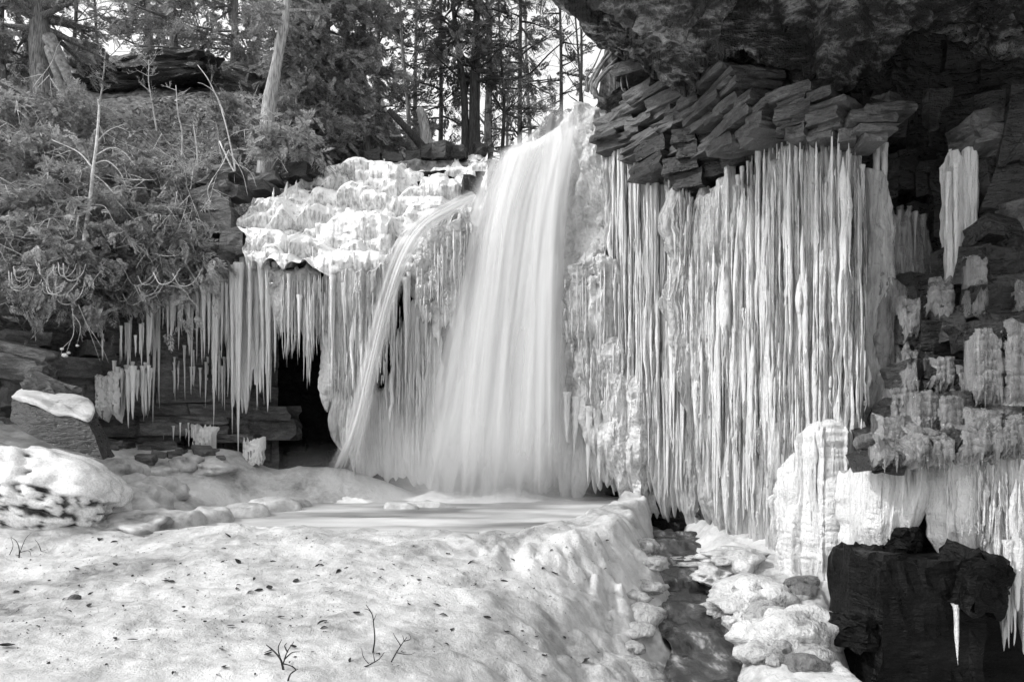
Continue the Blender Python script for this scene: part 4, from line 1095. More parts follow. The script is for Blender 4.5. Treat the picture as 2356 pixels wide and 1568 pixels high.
fall_sheet(wf, 'water_veil', [(p - 10 - 45 * k / 7, q, y_ - 0.1) for k, (p, q, y_) in enumerate(ML)], [(p + 150, q, y_ - 0.1) for p, q, y_ in ML], 60, 100, M['fall_veil'], 208, 0.2, 0.25, 0.05, 0.5, 0.2, 0.1, 0.15)
fall_sheet(wf, 'water_veil', [(p - 120, q, y_ - 0.1) for p, q, y_ in MR], [(p + 6 + 30 * k / 7, q, y_ - 0.1) for k, (p, q, y_) in enumerate(MR)], 60, 100, M['fall_veil'], 209, 0.2, 0.25, 0.05, 0.5, 0.2, 0.1, 0.15)
sf = empty('waterfall', at(830, 1100, 15.0), 'slim side waterfall curving down left of the main waterfall', 'waterfall')
SL = [(1085, 440, 15.9), (1020, 468, 15.2), (960, 505, 14.9), (912, 570, 14.8), (872, 690, 14.6), (838, 830, 14.6), (800, 980, 14.6), (752, 1090, 14.6)]
SR = [(1105, 465, 15.8), (1050, 495, 15.1), (990, 535, 14.8), (950, 600, 14.7), (912, 700, 14.7), (880, 830, 14.6), (850, 980, 14.6), (825, 1105, 14.6)]
fall_sheet(sf, 'water_body', SL, SR, 50, 110, M['fall_core'], 205, 0.12, 0.0, 0.04, 0.45, 0.2)
fall_sheet(sf, 'water_veil', [(p - 10, q, y_) for p, q, y_ in SL], [(p + 12, q, y_) for p, q, y_ in SR], 50, 110, M['fall_veil'], 206, 0.15, 0.12, 0.05, 0.35, 0.2)
fall_sheet(sf, 'water_veil', [(840, 880, 14.7), (800, 990, 14.6), (735, 1095, 14.5)], [(880, 850, 14.7), (850, 990, 14.7), (835, 1100, 14.7)], 40, 50, M['fall_veil'], 207, 0.1, 0.15, 0.03, 0.4, 0.2, 0, 0.3)
# frozen skin on the rock behind the main water
bk = empty('ice_sheet', at(1250, 1140, 15.6), 'dim ice sheet with dark slits seen behind the lower main waterfall', 'ice')
reparent(sheet('ice_panel', [(1200, 16.2, 560, 1140), (1240, 15.9, 600, 1130), (1290, 15.7, 620, 1120), (1330, 15.5, 640, 1135), (1360, 15.3, 700, 1130), (1420, 15.0, 760, 1145)], 160, 130, M['ice'], bk, 210, (0.3, 0.22), (0.1, 0.06), 0.015, (0.14, 0.03), 0.15, 60, 0.25, 40), bk)

# churned foam where the falls land, and the spray hanging over it
def foam(name, cx, cy, rx, ry, hgt, seed, label):
    a = np.linspace(0, 2 * np.pi, 120, endpoint=False)[:, None]; r = np.linspace(0.0, 1.0, 40)[None]
    X = cx + np.cos(a) * r * rx * (1 + 0.12 * noise(np.cos(a) * 2, np.sin(a) * 2, 0, seed)); Y = cy + np.sin(a) * r * ry
    Z = POOL_Z - 0.03 + hgt * (1 - r ** 2) ** 1.5 * (1 + 0.5 * fbm(X * 1.8, Y * 2.5, 0, seed, 4)) + 0.03 * fbm(X * 6, Y * 8, 0, seed + 2, 3) * (1 - r)
    o = link(name, mesh_data(name, np.stack([X - cx, Y - cy, Z - POOL_Z], -1), grid_quads(120, 40, wrap_u=True)), M['foam'])
    o.location = (cx, cy, POOL_Z)
    return set_props(o, label, 'foam', kind='stuff')
M['foam'] = simple_mat('white_water_foam', 0.72, 0.92, 3.0, 0.6, 0.05, (1, 2, 1))
foam('foam', -0.6, 14.9, 1.9, 0.75, 0.2, 260, 'white churned foam at the foot of the main waterfall')
foam('foam', -3.2, 14.5, 0.8, 0.4, 0.10, 262, 'white foam at the foot of the slim side waterfall')

def mist(name, c, size, dens, seed, label):
    V, T = ICO3
    o = link(name, mesh_data(name, V * np.asarray(size), None, T))
    o.location = tuple(float(q) for q in c)
    m, nt, out = mat_base(name)
    tc = nt.nodes.new('ShaderNodeTexCoord'); mp = nt.nodes.new('ShaderNodeMapping')
    mp.inputs['Scale'].default_value = (1 / size[0], 1 / size[1], 1 / size[2])
    nt.links.new(tc.outputs['Object'], mp.inputs['Vector'])
    gr = nt.nodes.new('ShaderNodeTexGradient'); gr.gradient_type = 'SPHERICAL'
    nt.links.new(mp.outputs[0], gr.inputs[0])
    d = n_math(nt, 'MULTIPLY', n_math(nt, 'POWER', gr.outputs['Fac'], 1.4), dens)
    pv = nt.nodes.new('ShaderNodeVolumePrincipled'); pv.inputs['Color'].default_value = grey(0.97); pv.inputs['Anisotropy'].default_value = 0.2
    nt.links.new(d, pv.inputs['Density'])
    nt.links.new(pv.outputs[0], out.inputs['Volume'])
    o.data.materials.append(m)
    return set_props(o, label, 'mist', kind='stuff')
mist('mist', (-0.6, 14.55, POOL_Z + 0.3), (2.7, 1.1, 1.7), 1.7, 1, 'pale spray hanging at the foot of the main waterfall')
mist('mist', (-4.0, 15.0, POOL_Z + 0.35), (1.4, 0.8, 0.9), 0.45, 2, 'thin spray drifting in front of the dark hollow')
scene.cycles.volume_step_rate = 3.0
scene.cycles.volume_max_steps = 48
scene.cycles.volume_bounces = 1
# ================================================================== stones and boulders
def stone_mesh(seed, mat, div=2, rough=0.22, bev=0.8):
    g = np.linspace(-1, 1, div + 1)
    faces, verts, idx = [], [], {}
    def vid(p):
        k = tuple(np.round(p, 5))
        if k not in idx: idx[k] = len(verts); verts.append(p)
        return idx[k]
    for ax in range(3):
        for sgn in (-1, 1):
            for i in range(div):
                for j in range(div):
                    q = []
                    for (a, b) in ((i, j), (i + 1, j), (i + 1, j + 1), (i, j + 1)):
                        p = np.zeros(3); p[ax] = sgn; p[(ax + 1) % 3] = g[a]; p[(ax + 2) % 3] = g[b]
                        q.append(vid(p))
                    faces.append(q if sgn > 0 else q[::-1])
    V = np.array(verts)
    ext = (np.abs(V) > 0.99).sum(1)
    V = V * np.where(ext == 3, bev, np.where(ext == 2, (1 + bev) / 2 + 0.04, 1.0))[:, None]
    V = V + rough * np.stack([noise(V[:, 0] * 1.3 + seed * 3, V[:, 1] * 1.3, V[:, 2] * 1.3, 300 + k) for k in range(3)], -1)
    me = mesh_data('stone', V * 0.5, np.array(faces), smooth=False)
    me.materials.append(mat)
    return me
def broken_mesh(seed, mat, tight=0.72):
    """angular broken block: hull of points scattered over a box"""
    import bmesh
    r = rngs(2000 + seed)
    bm = bmesh.new()
    for sx in (-1, 1):
        for sy in (-1, 1):
            for sz in (-1, 1):
                p = np.array([sx, sy, sz]) * r.uniform(tight, 1.0, 3)
                bm.verts.new(p)
                if r.random() < (0.6 if tight < 0.8 else 0.25):
                    q = p.copy(); q[r.integers(3)] *= r.uniform(0.2, 0.7); bm.verts.new(q)
    bmesh.ops.convex_hull(bm, input=bm.verts[:])
    bmesh.ops.triangulate(bm, faces=bm.faces[:])
    bmesh.ops.subdivide_edges(bm, edges=bm.edges[:], cuts=2, use_grid_fill=True)
    V = np.array([v.co[:] for v in bm.verts])
    d = np.stack([0.16 * fbm(V[:, 0] * 1.6 + seed * 7, V[:, 1] * 1.6, V[:, 2] * 1.6, 500 + k, 4) for k in range(3)], -1)
    me = bpy.data.meshes.new('stone')
    for v, q in zip(bm.verts, (V + d) * 0.56): v.co = q
    bm.normal_update()
    bm.to_mesh(me); bm.free()
    me.materials.append(mat)
    return me
STONES = {k: [broken_mesh(i, M[k]) for i in range(14)] for k in ('rock', 'rock_dark', 'rock_left', 'rock_roof')}
BEDS = {k: [broken_mesh(i + 50, M[k], 0.9) for i in range(12)] for k in ('rock', 'rock_dark', 'rock_left')}
rs = rngs(11)
def stone(parent, p, size, rotz=0.0, kind='rock', tilt=0.05, name='stone', bed=False):
    o = link(name, BEDS[kind][rs.integers(12)] if bed else STONES[kind][rs.integers(14)], None, parent)
    o.location = [float(v) for v in p]
    o.scale = [float(v) for v in size]
    o.rotation_euler = (float(rs.normal(0, tilt)), float(rs.normal(0, tilt)), float(rotz + rs.normal(0, 0.04 if bed else 0.12)))
    return o

# blocky courses under the overhang, above the ice
def courses(parent, c, rows, kind, wpx=(38, 85), depth=(0.35, 0.7), skip=0.06, slope=-0.27, jut=0.16):
    """c rows: (px, Y, top, bottom); slope of the beds on the picture plane"""
    c = np.asarray(c, float)
    p0 = c[0, 0]
    for (k, h) in enumerate(rows):
        px = p0 + rs.uniform(-20, 0)
        base = rows[:k]
        while px < c[-1, 0]:
            w = rs.uniform(*wpx)
            m = px + w / 2
            Y = np.interp(m, c[:, 0], c[:, 1]); top = np.interp(m, c[:, 0], c[:, 2]); bot = np.interp(m, c[:, 0], c[:, 3])
            yy = bot - sum(base) - h / 2
            if yy > top and rs.random() > skip:
                d = rs.uniform(*depth)
                Yc = Y - rs.uniform(0, jut) - 0.02 * k
                p = at(m, yy, Yc)
                dY = np.interp(m + 5, c[:, 0], c[:, 1]) - np.interp(m - 5, c[:, 0], c[:, 1])
                dX = ((m + 5 - 1178) * np.interp(m + 5, c[:, 0], c[:, 1]) - (m - 5 - 1178) * np.interp(m - 5, c[:, 0], c[:, 1])) / K
                wid = w / 10 * math.hypot(dX, dY)
                p[1] += d / 2
                stone(parent, p, (wid * 1.02, d, h / K * Yc * 1.0), math.atan2(dY, dX), kind, 0.02, bed=True)
            px += w
brick_c = [(1415, 14.2, 225, 335), (1500, 13.6, 185, 342), (1560, 13.0, 175, 352), (1640, 12.3, 170, 345), (1700, 11.6, 175, 332), (1760, 10.95, 185, 318), (1840, 10.2, 200, 304), (1960, 9.7, 215, 318), (2005, 9.6, 230, 325)]
courses(cliff_right, brick_c, [26, 16, 30, 18, 24, 14, 26, 20, 16], 'rock', (26, 120), (0.5, 0.9), 0.03, jut=0.13)
nose_c = [(1526, 13.2, 330, 372), (1560, 12.85, 315, 400), (1600, 12.55, 305, 425), (1635, 12.4, 295, 425), (1690, 12.2, 285, 385), (1750, 11.9, 275, 365)]
courses(cliff_right, nose_c, [36, 34, 32, 30, 26], 'rock_dark', (40, 80), (0.6, 1.0), 0.03)
stone(cliff_right, at(1600, 410, 12.9), (0.62, 0.8, 0.42), -0.5, 'rock_dark', 0.1)
# blocks at the back of the underside
for (px_c, py_c, Y, sx, sy, sz, rz, kd) in [(1690, 150, 12.0, 0.6, 0.5, 0.4, -0.5, 'rock'), (1650, 190, 12.5, 0.6, 0.5, 0.3, -0.5, 'rock'), (1830, 215, 11.5, 1.0, 0.5, 0.25, -0.5, 'rock_dark'), (1480, 165, 14.3, 1.0, 0.6, 0.25, -0.4, 'rock'), (1560, 160, 13.4, 0.9, 0.6, 0.22, -0.4, 'rock')]:
    stone(roof, at(px_c, py_c, Y) + [0, 0, 0.05], (sx, sy, sz), rz, kd, 0.08)
# right wall blocks around the black hollow
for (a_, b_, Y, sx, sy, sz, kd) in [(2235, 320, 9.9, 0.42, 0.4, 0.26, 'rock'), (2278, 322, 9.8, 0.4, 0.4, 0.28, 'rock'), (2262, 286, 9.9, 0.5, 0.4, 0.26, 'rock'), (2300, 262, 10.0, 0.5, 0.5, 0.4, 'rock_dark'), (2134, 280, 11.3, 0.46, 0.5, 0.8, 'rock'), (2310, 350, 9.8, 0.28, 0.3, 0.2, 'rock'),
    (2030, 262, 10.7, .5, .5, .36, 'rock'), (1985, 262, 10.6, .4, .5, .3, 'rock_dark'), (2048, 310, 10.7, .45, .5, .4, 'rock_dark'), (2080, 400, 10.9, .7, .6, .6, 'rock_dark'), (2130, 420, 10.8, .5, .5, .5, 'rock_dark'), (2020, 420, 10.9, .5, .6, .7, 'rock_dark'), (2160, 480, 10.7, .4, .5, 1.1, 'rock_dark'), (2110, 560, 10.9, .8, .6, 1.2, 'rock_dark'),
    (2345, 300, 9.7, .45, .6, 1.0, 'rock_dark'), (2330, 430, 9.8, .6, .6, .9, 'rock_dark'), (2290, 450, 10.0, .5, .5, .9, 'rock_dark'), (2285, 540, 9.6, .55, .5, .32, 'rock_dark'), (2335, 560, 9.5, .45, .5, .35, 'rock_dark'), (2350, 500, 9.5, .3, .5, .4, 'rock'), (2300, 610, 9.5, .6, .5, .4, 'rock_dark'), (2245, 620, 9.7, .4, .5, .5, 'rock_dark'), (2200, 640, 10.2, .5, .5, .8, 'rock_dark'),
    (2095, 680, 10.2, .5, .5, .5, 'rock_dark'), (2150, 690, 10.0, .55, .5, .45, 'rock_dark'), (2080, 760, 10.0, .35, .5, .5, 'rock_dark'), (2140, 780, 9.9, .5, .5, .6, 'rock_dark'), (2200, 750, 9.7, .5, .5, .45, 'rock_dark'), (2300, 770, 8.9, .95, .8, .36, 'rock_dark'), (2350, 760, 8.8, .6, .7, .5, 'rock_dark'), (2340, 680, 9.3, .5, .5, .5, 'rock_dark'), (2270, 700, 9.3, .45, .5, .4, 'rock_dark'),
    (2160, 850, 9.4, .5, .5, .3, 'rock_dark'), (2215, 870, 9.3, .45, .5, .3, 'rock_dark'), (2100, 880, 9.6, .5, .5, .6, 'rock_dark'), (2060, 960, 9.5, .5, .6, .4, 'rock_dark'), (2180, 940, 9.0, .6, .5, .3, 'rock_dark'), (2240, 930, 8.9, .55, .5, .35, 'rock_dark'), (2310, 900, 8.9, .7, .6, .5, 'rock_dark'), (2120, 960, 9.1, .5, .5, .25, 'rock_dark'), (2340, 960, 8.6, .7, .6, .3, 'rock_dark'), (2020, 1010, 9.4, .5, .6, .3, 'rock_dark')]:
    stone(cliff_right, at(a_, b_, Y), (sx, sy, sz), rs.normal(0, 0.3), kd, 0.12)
# the shelf and the pedestal: separate rock masses
shelf = empty('rock_shelf', at(2200, 1200, 8.6), 'ice-glazed rock shelf jutting out low on the right', 'rock')
def mass(name, parent, c, size, seed, mat, rough=0.16, rot=(0, 0, 0), n=10, bev=0.9):
    me = stone_mesh(seed, mat, n, 0.0, bev)
    V = np.array([v.co[:] for v in me.vertices]) * 2
    d = rough * np.stack([fbm(V[:, 0] * 1.7 + seed, V[:, 1] * 1.7, V[:, 2] * 1.7, 320 + k, 4) for k in range(3)], -1)
    d[:, :] = np.round(d / 0.07) * 0.05 + d * 0.3
    V = (V + d) * 0.5 * np.asarray(size)
    me.vertices.foreach_set('co', V.astype(np.float32).reshape(-1)); me.update()
    me.name = name
    o = link(name, me, None, parent)
    p = np.asarray(c, float) - (np.array(parent.location) if parent is not None else 0)
    o.location = [float(v) for v in p]; o.rotation_euler = rot
    return o
for px_c in np.arange(2022, 2400, 30):
    f_ = (px_c - 2000) / 360
    for Y in (8.15, 8.7, 9.2):
        p = at(px_c + rs.uniform(-12, 12), 1058 - 72 * f_ - 30 * (Y - 8.15) + rs.uniform(-8, 8), Y)
        stone(shelf, p - np.array(shelf.location), (rs.uniform(0.22, 0.42), 0.6, rs.uniform(0.2, 0.34)), rs.normal(0, 0.3), 'rock_dark', 0.15)
mass('rock_mass', shelf, at(2200, 1190, 9.7), (2.6, 1.2, 1.6), 22, M['rock_black'], 0.15, (0, 0, -0.1), 14)
rl = rngs(31)
for i in range(80):
    px_c = rl.uniform(1990, 2360); f_ = (px_c - 2000) / 360
    py_c = 1040 - 70 * f_ + rl.uniform(-30, 22); Y = 8.05 + rl.uniform(0, 0.9)
    V, T = ICO3
    sx = rl.uniform(0.04, 0.11)
    o = link('ice_glaze', MOUND[i % 8].copy() if i < 8 else bpy.data.meshes['ice_glaze%d' % (i % 8)], None, shelf)
    if i < 8:
        o.data.name = 'ice_glaze%d' % i; o.data.materials.clear(); o.data.materials.append(M['ice_clear'])
    o.location = tuple(at(px_c, py_c, Y) - np.array(shelf.location)); o.scale = (sx * 1.4, sx, sx * rl.uniform(0.5, 1.1)); o.rotation_euler = (0, 0.2, float(rl.random() * 6))
ped = mass('rock_pedestal', None, at(2072, 1500, 8.25), (1.1, 1.1, 2.2), 23, M['rock_black'], 0.09, (0, 0, 0.05), 16, 0.96)
set_props(ped, 'flat-topped black wet rock pedestal at the bottom right', 'rock')
ped2 = mass('boulder', None, at(2238, 1335, 7.75), (0.5, 0.5, 0.62), 24, M['rock_black'], 0.25, (0, 0.2, 0.4), 10, 0.75)
set_props(ped2, 'rounded dark boulder beside the black pedestal behind the right icicles', 'boulder')
ped3 = mass('boulder', None, at(1975, 1450, 8.0), (0.42, 0.5, 0.36), 25, M['rock_black'], 0.25, (0, 0, 0.4), 8, 0.8)
set_props(ped3, 'small black rock stuck to the left foot of the pedestal', 'boulder')
ped4 = mass('boulder', None, at(2070, 1238, 8.5), (0.36, 0.4, 0.3), 26, M['rock_black'], 0.25, (0, 0, 0.4), 8, 0.75)
set_props(ped4, 'small black rock resting on top of the pedestal', 'boulder')
deep = mass('rock_mass', shelf, at(2330, 1420, 9.4), (2.6, 1.4, 4.0), 27, M['rock_black'], 0.1, (0, 0, 0), 12)  # fills the black void behind the ice; its colour stands for shade

# left wall stones
left_c = [(-10, 13.6, 690, 1010), (120, 14.3, 695, 1010), (260, 15.2, 705, 1000), (400, 15.9, 700, 1000), (520, 16.4, 690, 1010), (560, 16.6, 690, 1010)]
courses(cliff_left, left_c, [46, 30, 40, 26, 44, 34, 30, 40, 28], 'rock_left', (55, 150), (0.5, 0.8), 0.1, jut=0.22)
courses(cliff_left, [(330, 15.5, 930, 1040), (470, 15.7, 940, 1040), (500, 15.9, 960, 1040)], [22, 18, 26, 16], 'rock', (50, 110), (0.5, 0.9), 0.1, jut=0.3)
# ledge stones at the brow where the wall meets the cascade
for (a_, b_, Y, sx, sz) in [(490, 420, 16.2, .75, .26), (515, 435, 16.1, .5, .2), (478, 455, 16.0, .9, .3), (530, 400, 16.3, .55, .22), (500, 480, 15.9, .7, .3), (545, 445, 16.2, .4, .3), (470, 520, 15.7, .9, .4), (520, 520, 15.7, .6, .5), (540, 560, 15.6, .5, .6), (620, 415, 16.9, .5, .2), (600, 435, 16.7, .6, .24),
                        (690, 400, 17.2, .6, .34), (720, 395, 17.3, .5, .3), (985, 358, 18.1, .5, .36), (1022, 352, 18.0, .55, .42), (1055, 358, 18.1, .4, .3), (955, 368, 18.2, .4, .26), (905, 372, 18.2, .5, .24), (865, 366, 18.2, .45, .3), (1110, 350, 18.2, .45, .3), (1085, 430, 16.6, .4, .35), (455, 590, 15.4, .9, .3), (520, 600, 15.5, .5, .35)]:
    stone(cliff_left if a_ < 640 else cliff_back, at(a_, b_, Y), (sx, 0.6, sz), rs.normal(0, 0.2), 'rock_left' if a_ < 640 else 'rock_dark')

# hillside slab, its dark recess and boulders
slab = mass('rock_slab', None, on_hill(330, 205) + [0, 0.6, 0.55], (3.6, 2.2, 0.9), 41, M['rock_dark'], 0.2, (0.12, -0.22, 0.1), 14, 0.8)
set_props(slab, 'long dark rock slab overhanging the hillside under the cedars', 'rock')
slab2 = mass('rock_slab', None, on_hill(560, 215) + [0, 0.5, 0.45], (1.4, 1.4, 0.95), 42, M['rock_dark'], 0.2, (0.1, 0.1, 0.0), 10, 0.8)
set_props(slab2, 'dark mossy rock behind the pale-trunked cedar', 'rock')
bl = mass('boulder', None, on_hill(190, 160) + [0, 0.2, 0.5], (1.0, 0.9, 0.75), 43, M['rock'], 0.2, (0.05, 0.1, 0.3), 10, 0.75)
set_props(bl, 'blocky boulder on the skyline of the hillside between the left trees', 'boulder')

# the tilted slab boulder and its neighbours on the left shore
def hull_rock(name, pts, mat, seed, label, cat, group=None, cuts=3, amp=0.02):
    import bmesh
    bm = bmesh.new()
    for p in pts: bm.verts.new(p)
    bmesh.ops.convex_hull(bm, input=bm.verts)
    bmesh.ops.triangulate(bm, faces=bm.faces)
    for _ in range(cuts): bmesh.ops.subdivide_edges(bm, edges=bm.edges[:], cuts=1, use_grid_fill=True)
    V = np.array([v.co[:] for v in bm.verts])
    c = V.mean(0)
    d = np.stack([amp * fbm(V[:, 0] * 3, V[:, 1] * 3, V[:, 2] * 3, seed + k, 4) for k in range(3)], -1)
    V = V + d - c
    me = bpy.data.meshes.new(name)
    for v, q in zip(bm.verts, V): v.co = q
    bm.normal_update()
    bm.to_mesh(me); bm.free()
    me.materials.append(mat)
    o = link(name, me); o.location = [float(q) for q in c]
    return set_props(o, label, cat, group), c
tb, tbc = hull_rock('boulder', [at(28, 915, 11.4), at(24, 965, 11.2), at(60, 1000, 11.0), at(130, 1030, 10.9), at(236, 1056, 10.9), at(262, 1048, 11.5), at(203, 965, 11.0), at(216, 940, 11.5), at(120, 948, 11.0), at(60, 902, 12.3), at(190, 922, 12.3), at(150, 1020, 12.3)],
                M['rock_dark'], 50, 'big tilted slab boulder with a snow-covered top on the left shore', 'boulder')
def cap(parent, pc, pts, thick, seed, mat, name):
    """snow lying on a face given by its corner points (a loop)"""
    pts = np.asarray(pts); n = 60
    ring = smooth_path(np.concatenate([pts, pts[:1]]), n + 1)[:-1]
    c = ring.mean(0)
    rows = []
    for rr, k in [(0.03, 1), (0.35, 1), (0.65, 0.95), (0.85, 0.85), (0.96, 0.55), (1.0, 0.1), (0.98, -0.6)]:
        p = c + (ring - c) * rr
        p = p + np.array([0, -0.15, 1.0]) * (thick * k * (1 + 0.5 * fbm(p[:, 0] * 4, p[:, 1] * 4, 0, seed, 3)))[:, None] 
        rows.append(p)
    P = np.stack(rows, 1) - pc
    return link(name, mesh_data(name, P, grid_quads(n, len(rows), wrap_u=True)), mat, parent)
cap(tb, tbc, [at(26, 912, 11.38), at(75, 925, 11.15), at(125, 950, 10.98), at(165, 955, 10.98), at(205, 966, 10.96), at(218, 938, 11.5), at(190, 914, 12.3), at(60, 896, 12.3)], 0.05, 55, M['ground_ice'], 'snow_cap')
labs = ['dark leaning slab wedged behind the tilted slab boulder', 'low dark stone against the left wall behind the tilted slab boulder', 'flat dark slab stacked at the far left foot of the wall', 'dark block under the flat slab at the far left']
for i, (a_, b_, Y, s_, rot) in enumerate([(105, 895, 12.2, (.6, .4, .3), (0.1, .6, .1)), (150, 900, 12.8, (.5, .4, .25), (0, .3, .3)), (60, 815, 13.2, (1.1, .7, .28), (0.1, .25, .1)), (40, 850, 13.0, (1.0, .6, .4), (0, .2, .2))]):
    o = mass('boulder', None, at(a_, b_, Y), s_, 60 + i, M['rock_left'], 0.2, rot, 6, 0.8)
    set_props(o, labs[i], 'boulder')

# the ice mound with dark holes at the far left
V, T = ICO5 = ico(6)
kn_ = knobs(V[:, 0] * 5.5, V[:, 1] * 5.5, V[:, 2] * 5.5, 75); kn_b = knobs(V[:, 0] * 11, V[:, 1] * 11, V[:, 2] * 11, 78)
hole = sstep(0.0, 0.35, 0.7 * fbm(V[:, 0] * 1.5 + 3.1, V[:, 1] * 1.5, V[:, 2] * 1.5, 76, 3) + 1.0 * sstep(0.55, -0.1, V[:, 2]) * sstep(0.3, -0.4, V[:, 1]) - 0.08)
W = V * (1 + 0.2 * fbm(V[:, 0] * 1.3, V[:, 1] * 1.3, V[:, 2] * 1.3, 77, 3) + (0.07 * kn_ + 0.035 * kn_b) - 0.10 * hole)[:, None]
bare = np.clip(hole * sstep(0.85, 0.5, 0.6 * kn_ + 0.4 * kn_b) * 1.8, 0, 1)
km = link('ice_mound', mesh_data('ice_mound', W * [1.05, 0.9, 0.52], None, T, attrs={'bare': bare}), M['beaded'])
km.location = tuple(at(60, 1135, 9.7) + [-0.1, 0.45, 0.0]); km.rotation_euler = (0, 0.30, 0.2)
set_props(km, 'knobbly ice mound with black holes at the left edge below the tilted slab boulder', 'ice mound')

# clear ice clinging to the rubble of the right wall (laid on the rock surface)
bpy.context.view_layer.update()
dg = bpy.context.evaluated_depsgraph_get()
from mathutils import Vector
def rock_depth(px, py, default):
    d = Vector(((px - 1178) / K, 1.0, -(py - HY) / K)).normalized()
    hit, loc, nor, idx, ob, mt = scene.ray_cast(dg, Vector((0, 6.0, EYE)) * 0 + Vector((0, 0, EYE)) + d * 6.0, d)
    return loc.y if hit else default
gz = empty('ice_glaze', at(2200, 900, 9.0), 'broken glassy drapes of clear ice over the rubble on the right wall', 'ice')
def cling(name, parent, px0, px1, py0, py1, mat, seed, thick=0.07, nu=46, nv=60, follow=0.5):
    r = rngs(seed)
    us, vs = np.linspace(0, 1, nu), np.linspace(0, 1, nv)
    px = px0 + (px1 - px0) * us
    top = py0 + 10 * fbm(us * 4, 0.5, 0, seed, 3); bot = py1 + 22 * (flutes(us * 2, 0 * us, 0.22, seed + 1, 0) - 0.6) + 10 * fbm(us * 5, 1.5, 0, seed + 2, 3)
    py = top[:, None] + (bot - top)[:, None] * vs[None]
    PXg = np.broadcast_to(px[:, None], py.shape)
    cs = 8
    Yc = np.array([[rock_depth(px0 + (px1 - px0) * a, py0 + (py1 - py0) * b, 10.0) for b in np.linspace(0.02, 0.9, cs)] for a in np.linspace(0.05, 0.95, cs)])
    lim = np.median(np.minimum.accumulate(Yc, 1)[:, 0])
    Yc = np.clip(Yc, Yc.min(), Yc.min() + follow)
    Yc = np.minimum.accumulate(Yc, 1)            # drips fall straight once they leave a ledge
    for _ in range(2): Yc = (Yc + np.pad(Yc, ((1, 1), (0, 0)), 'edge')[:-2] + np.pad(Yc, ((1, 1), (0, 0)), 'edge')[2:]) / 3
    gi = us * (cs - 1); gj = vs * (cs - 1)
    i0 = np.minimum(gi.astype(int), cs - 2); j0 = np.minimum(gj.astype(int), cs - 2); fi = (gi - i0)[:, None]; fj = (gj - j0)[None]
    Yg = (Yc[i0][:, j0] * (1 - fi) + Yc[i0 + 1][:, j0] * fi) * (1 - fj) + (Yc[i0][:, j0 + 1] * (1 - fi) + Yc[i0 + 1][:, j0 + 1] * fi) * fj
    P = at(PXg, py, Yg)
    S, z = P[..., 0], P[..., 2]
    tp = (np.clip(np.minimum(us, 1 - us) / 0.18, 0, 1) ** 0.5)[:, None] * np.clip((1 - vs) / 0.25, 0, 1)[None] ** 0.6 * np.clip(vs / 0.06 + 0.2, 0, 1)[None]
    dd = thick * (0.4 + flutes(S, z, 0.16, seed + 5) + 0.5 * flutes(S, z, 0.06, seed + 6, 0.6) + 0.8 * knobs(S / 0.08, z / 0.08, 0.5, seed + 7)) * tp
    F = P.copy(); F[..., 1] -= dd + 0.01
    Bk = P.copy(); Bk[..., 1] += 0.10 * tp
    q = grid_quads(nu, nv)
    edge_ = np.minimum(np.minimum(us, 1 - us)[:, None], np.minimum(vs * 0.8 + 0.03, 1.0 - vs * 0.85)[None])
    q = q[(edge_ + 0.16 * fbm(S * 4.5, z * 3.0, 0, seed + 9, 3) > 0.06)[:-1, :-1].reshape(-1)]
    o = link(name, mesh_data(name, np.concatenate([F.reshape(-1, 3), Bk.reshape(-1, 3)]) - np.array(parent.location), np.concatenate([q, q[:, ::-1] + nu * nv])), mat, parent)
    for k in range(3):
        i = r.integers(6, nu - 6); j = int(nv * r.uniform(0.5, 0.85))
        icicle(parent, F[i, j] + [0, 0, 0.03], r.uniform(0.12, 0.3), r.uniform(0.012, 0.022), r, 'clear')
cling('ice_bulge', low, 226, 290, 855, 960, M['ice'], 2301, 0.12)
cling('ice_bulge', base, 440, 505, 975, 1050, M['ice'], 2302, 0.07)
cling('ice_bulge', base, 560, 612, 1005, 1068, M['ice'], 2303, 0.07)
for k, (a0, a1, t0, b0_) in enumerate([(2060, 2112, 680, 775), (2064, 2104, 780, 905), (2125, 2190, 640, 725), (2125, 2190, 825, 895), (2185, 2240, 840, 915), (2215, 2265, 590, 725), (2220, 2300, 745, 930), (2295, 2375, 735, 960), (2085, 2155, 895, 990), (2005, 2075, 950, 1060), (2145, 2210, 915, 1000), (2325, 2375, 640, 725), (2200, 2300, 940, 1040), (2060, 2140, 980, 1060), (2290, 2375, 960, 1050), (2030, 2080, 880, 980), (2000, 2060, 1000, 1070), (2060, 2130, 1010, 1075), (2120, 2190, 1000, 1070), (2185, 2260, 985, 1060), (2250, 2330, 970, 1050), (2310, 2375, 955, 1040)]):
    cling('ice_drape', gz, a0, a1, t0, b0_, M['ice_clear'], 600 + k * 60)

# loose rubble between the slab boulder and the foot of the left wall
rr_ = rngs(404)
for k in range(26):
    g = on_ground(rr_.uniform(255, 520), rr_.uniform(1010, 1062))
    o = link('stone', STONES['rock_left' if k % 2 else 'rock'][k % 14])
    q = rr_.uniform(0.12, 0.34)
    o.location = tuple(float(v) for v in g + [0, 0, 0.02]); o.scale = (q * rr_.uniform(1, 1.6), q, q * 0.6); o.rotation_euler = (float(rr_.normal(0, 0.2)), float(rr_.normal(0, 0.2)), float(rr_.random() * 6))
    set_props(o, 'small rubble stone at the foot of the left wall behind the ice pillows', 'stone', 'rubble stones at the foot of the left wall')

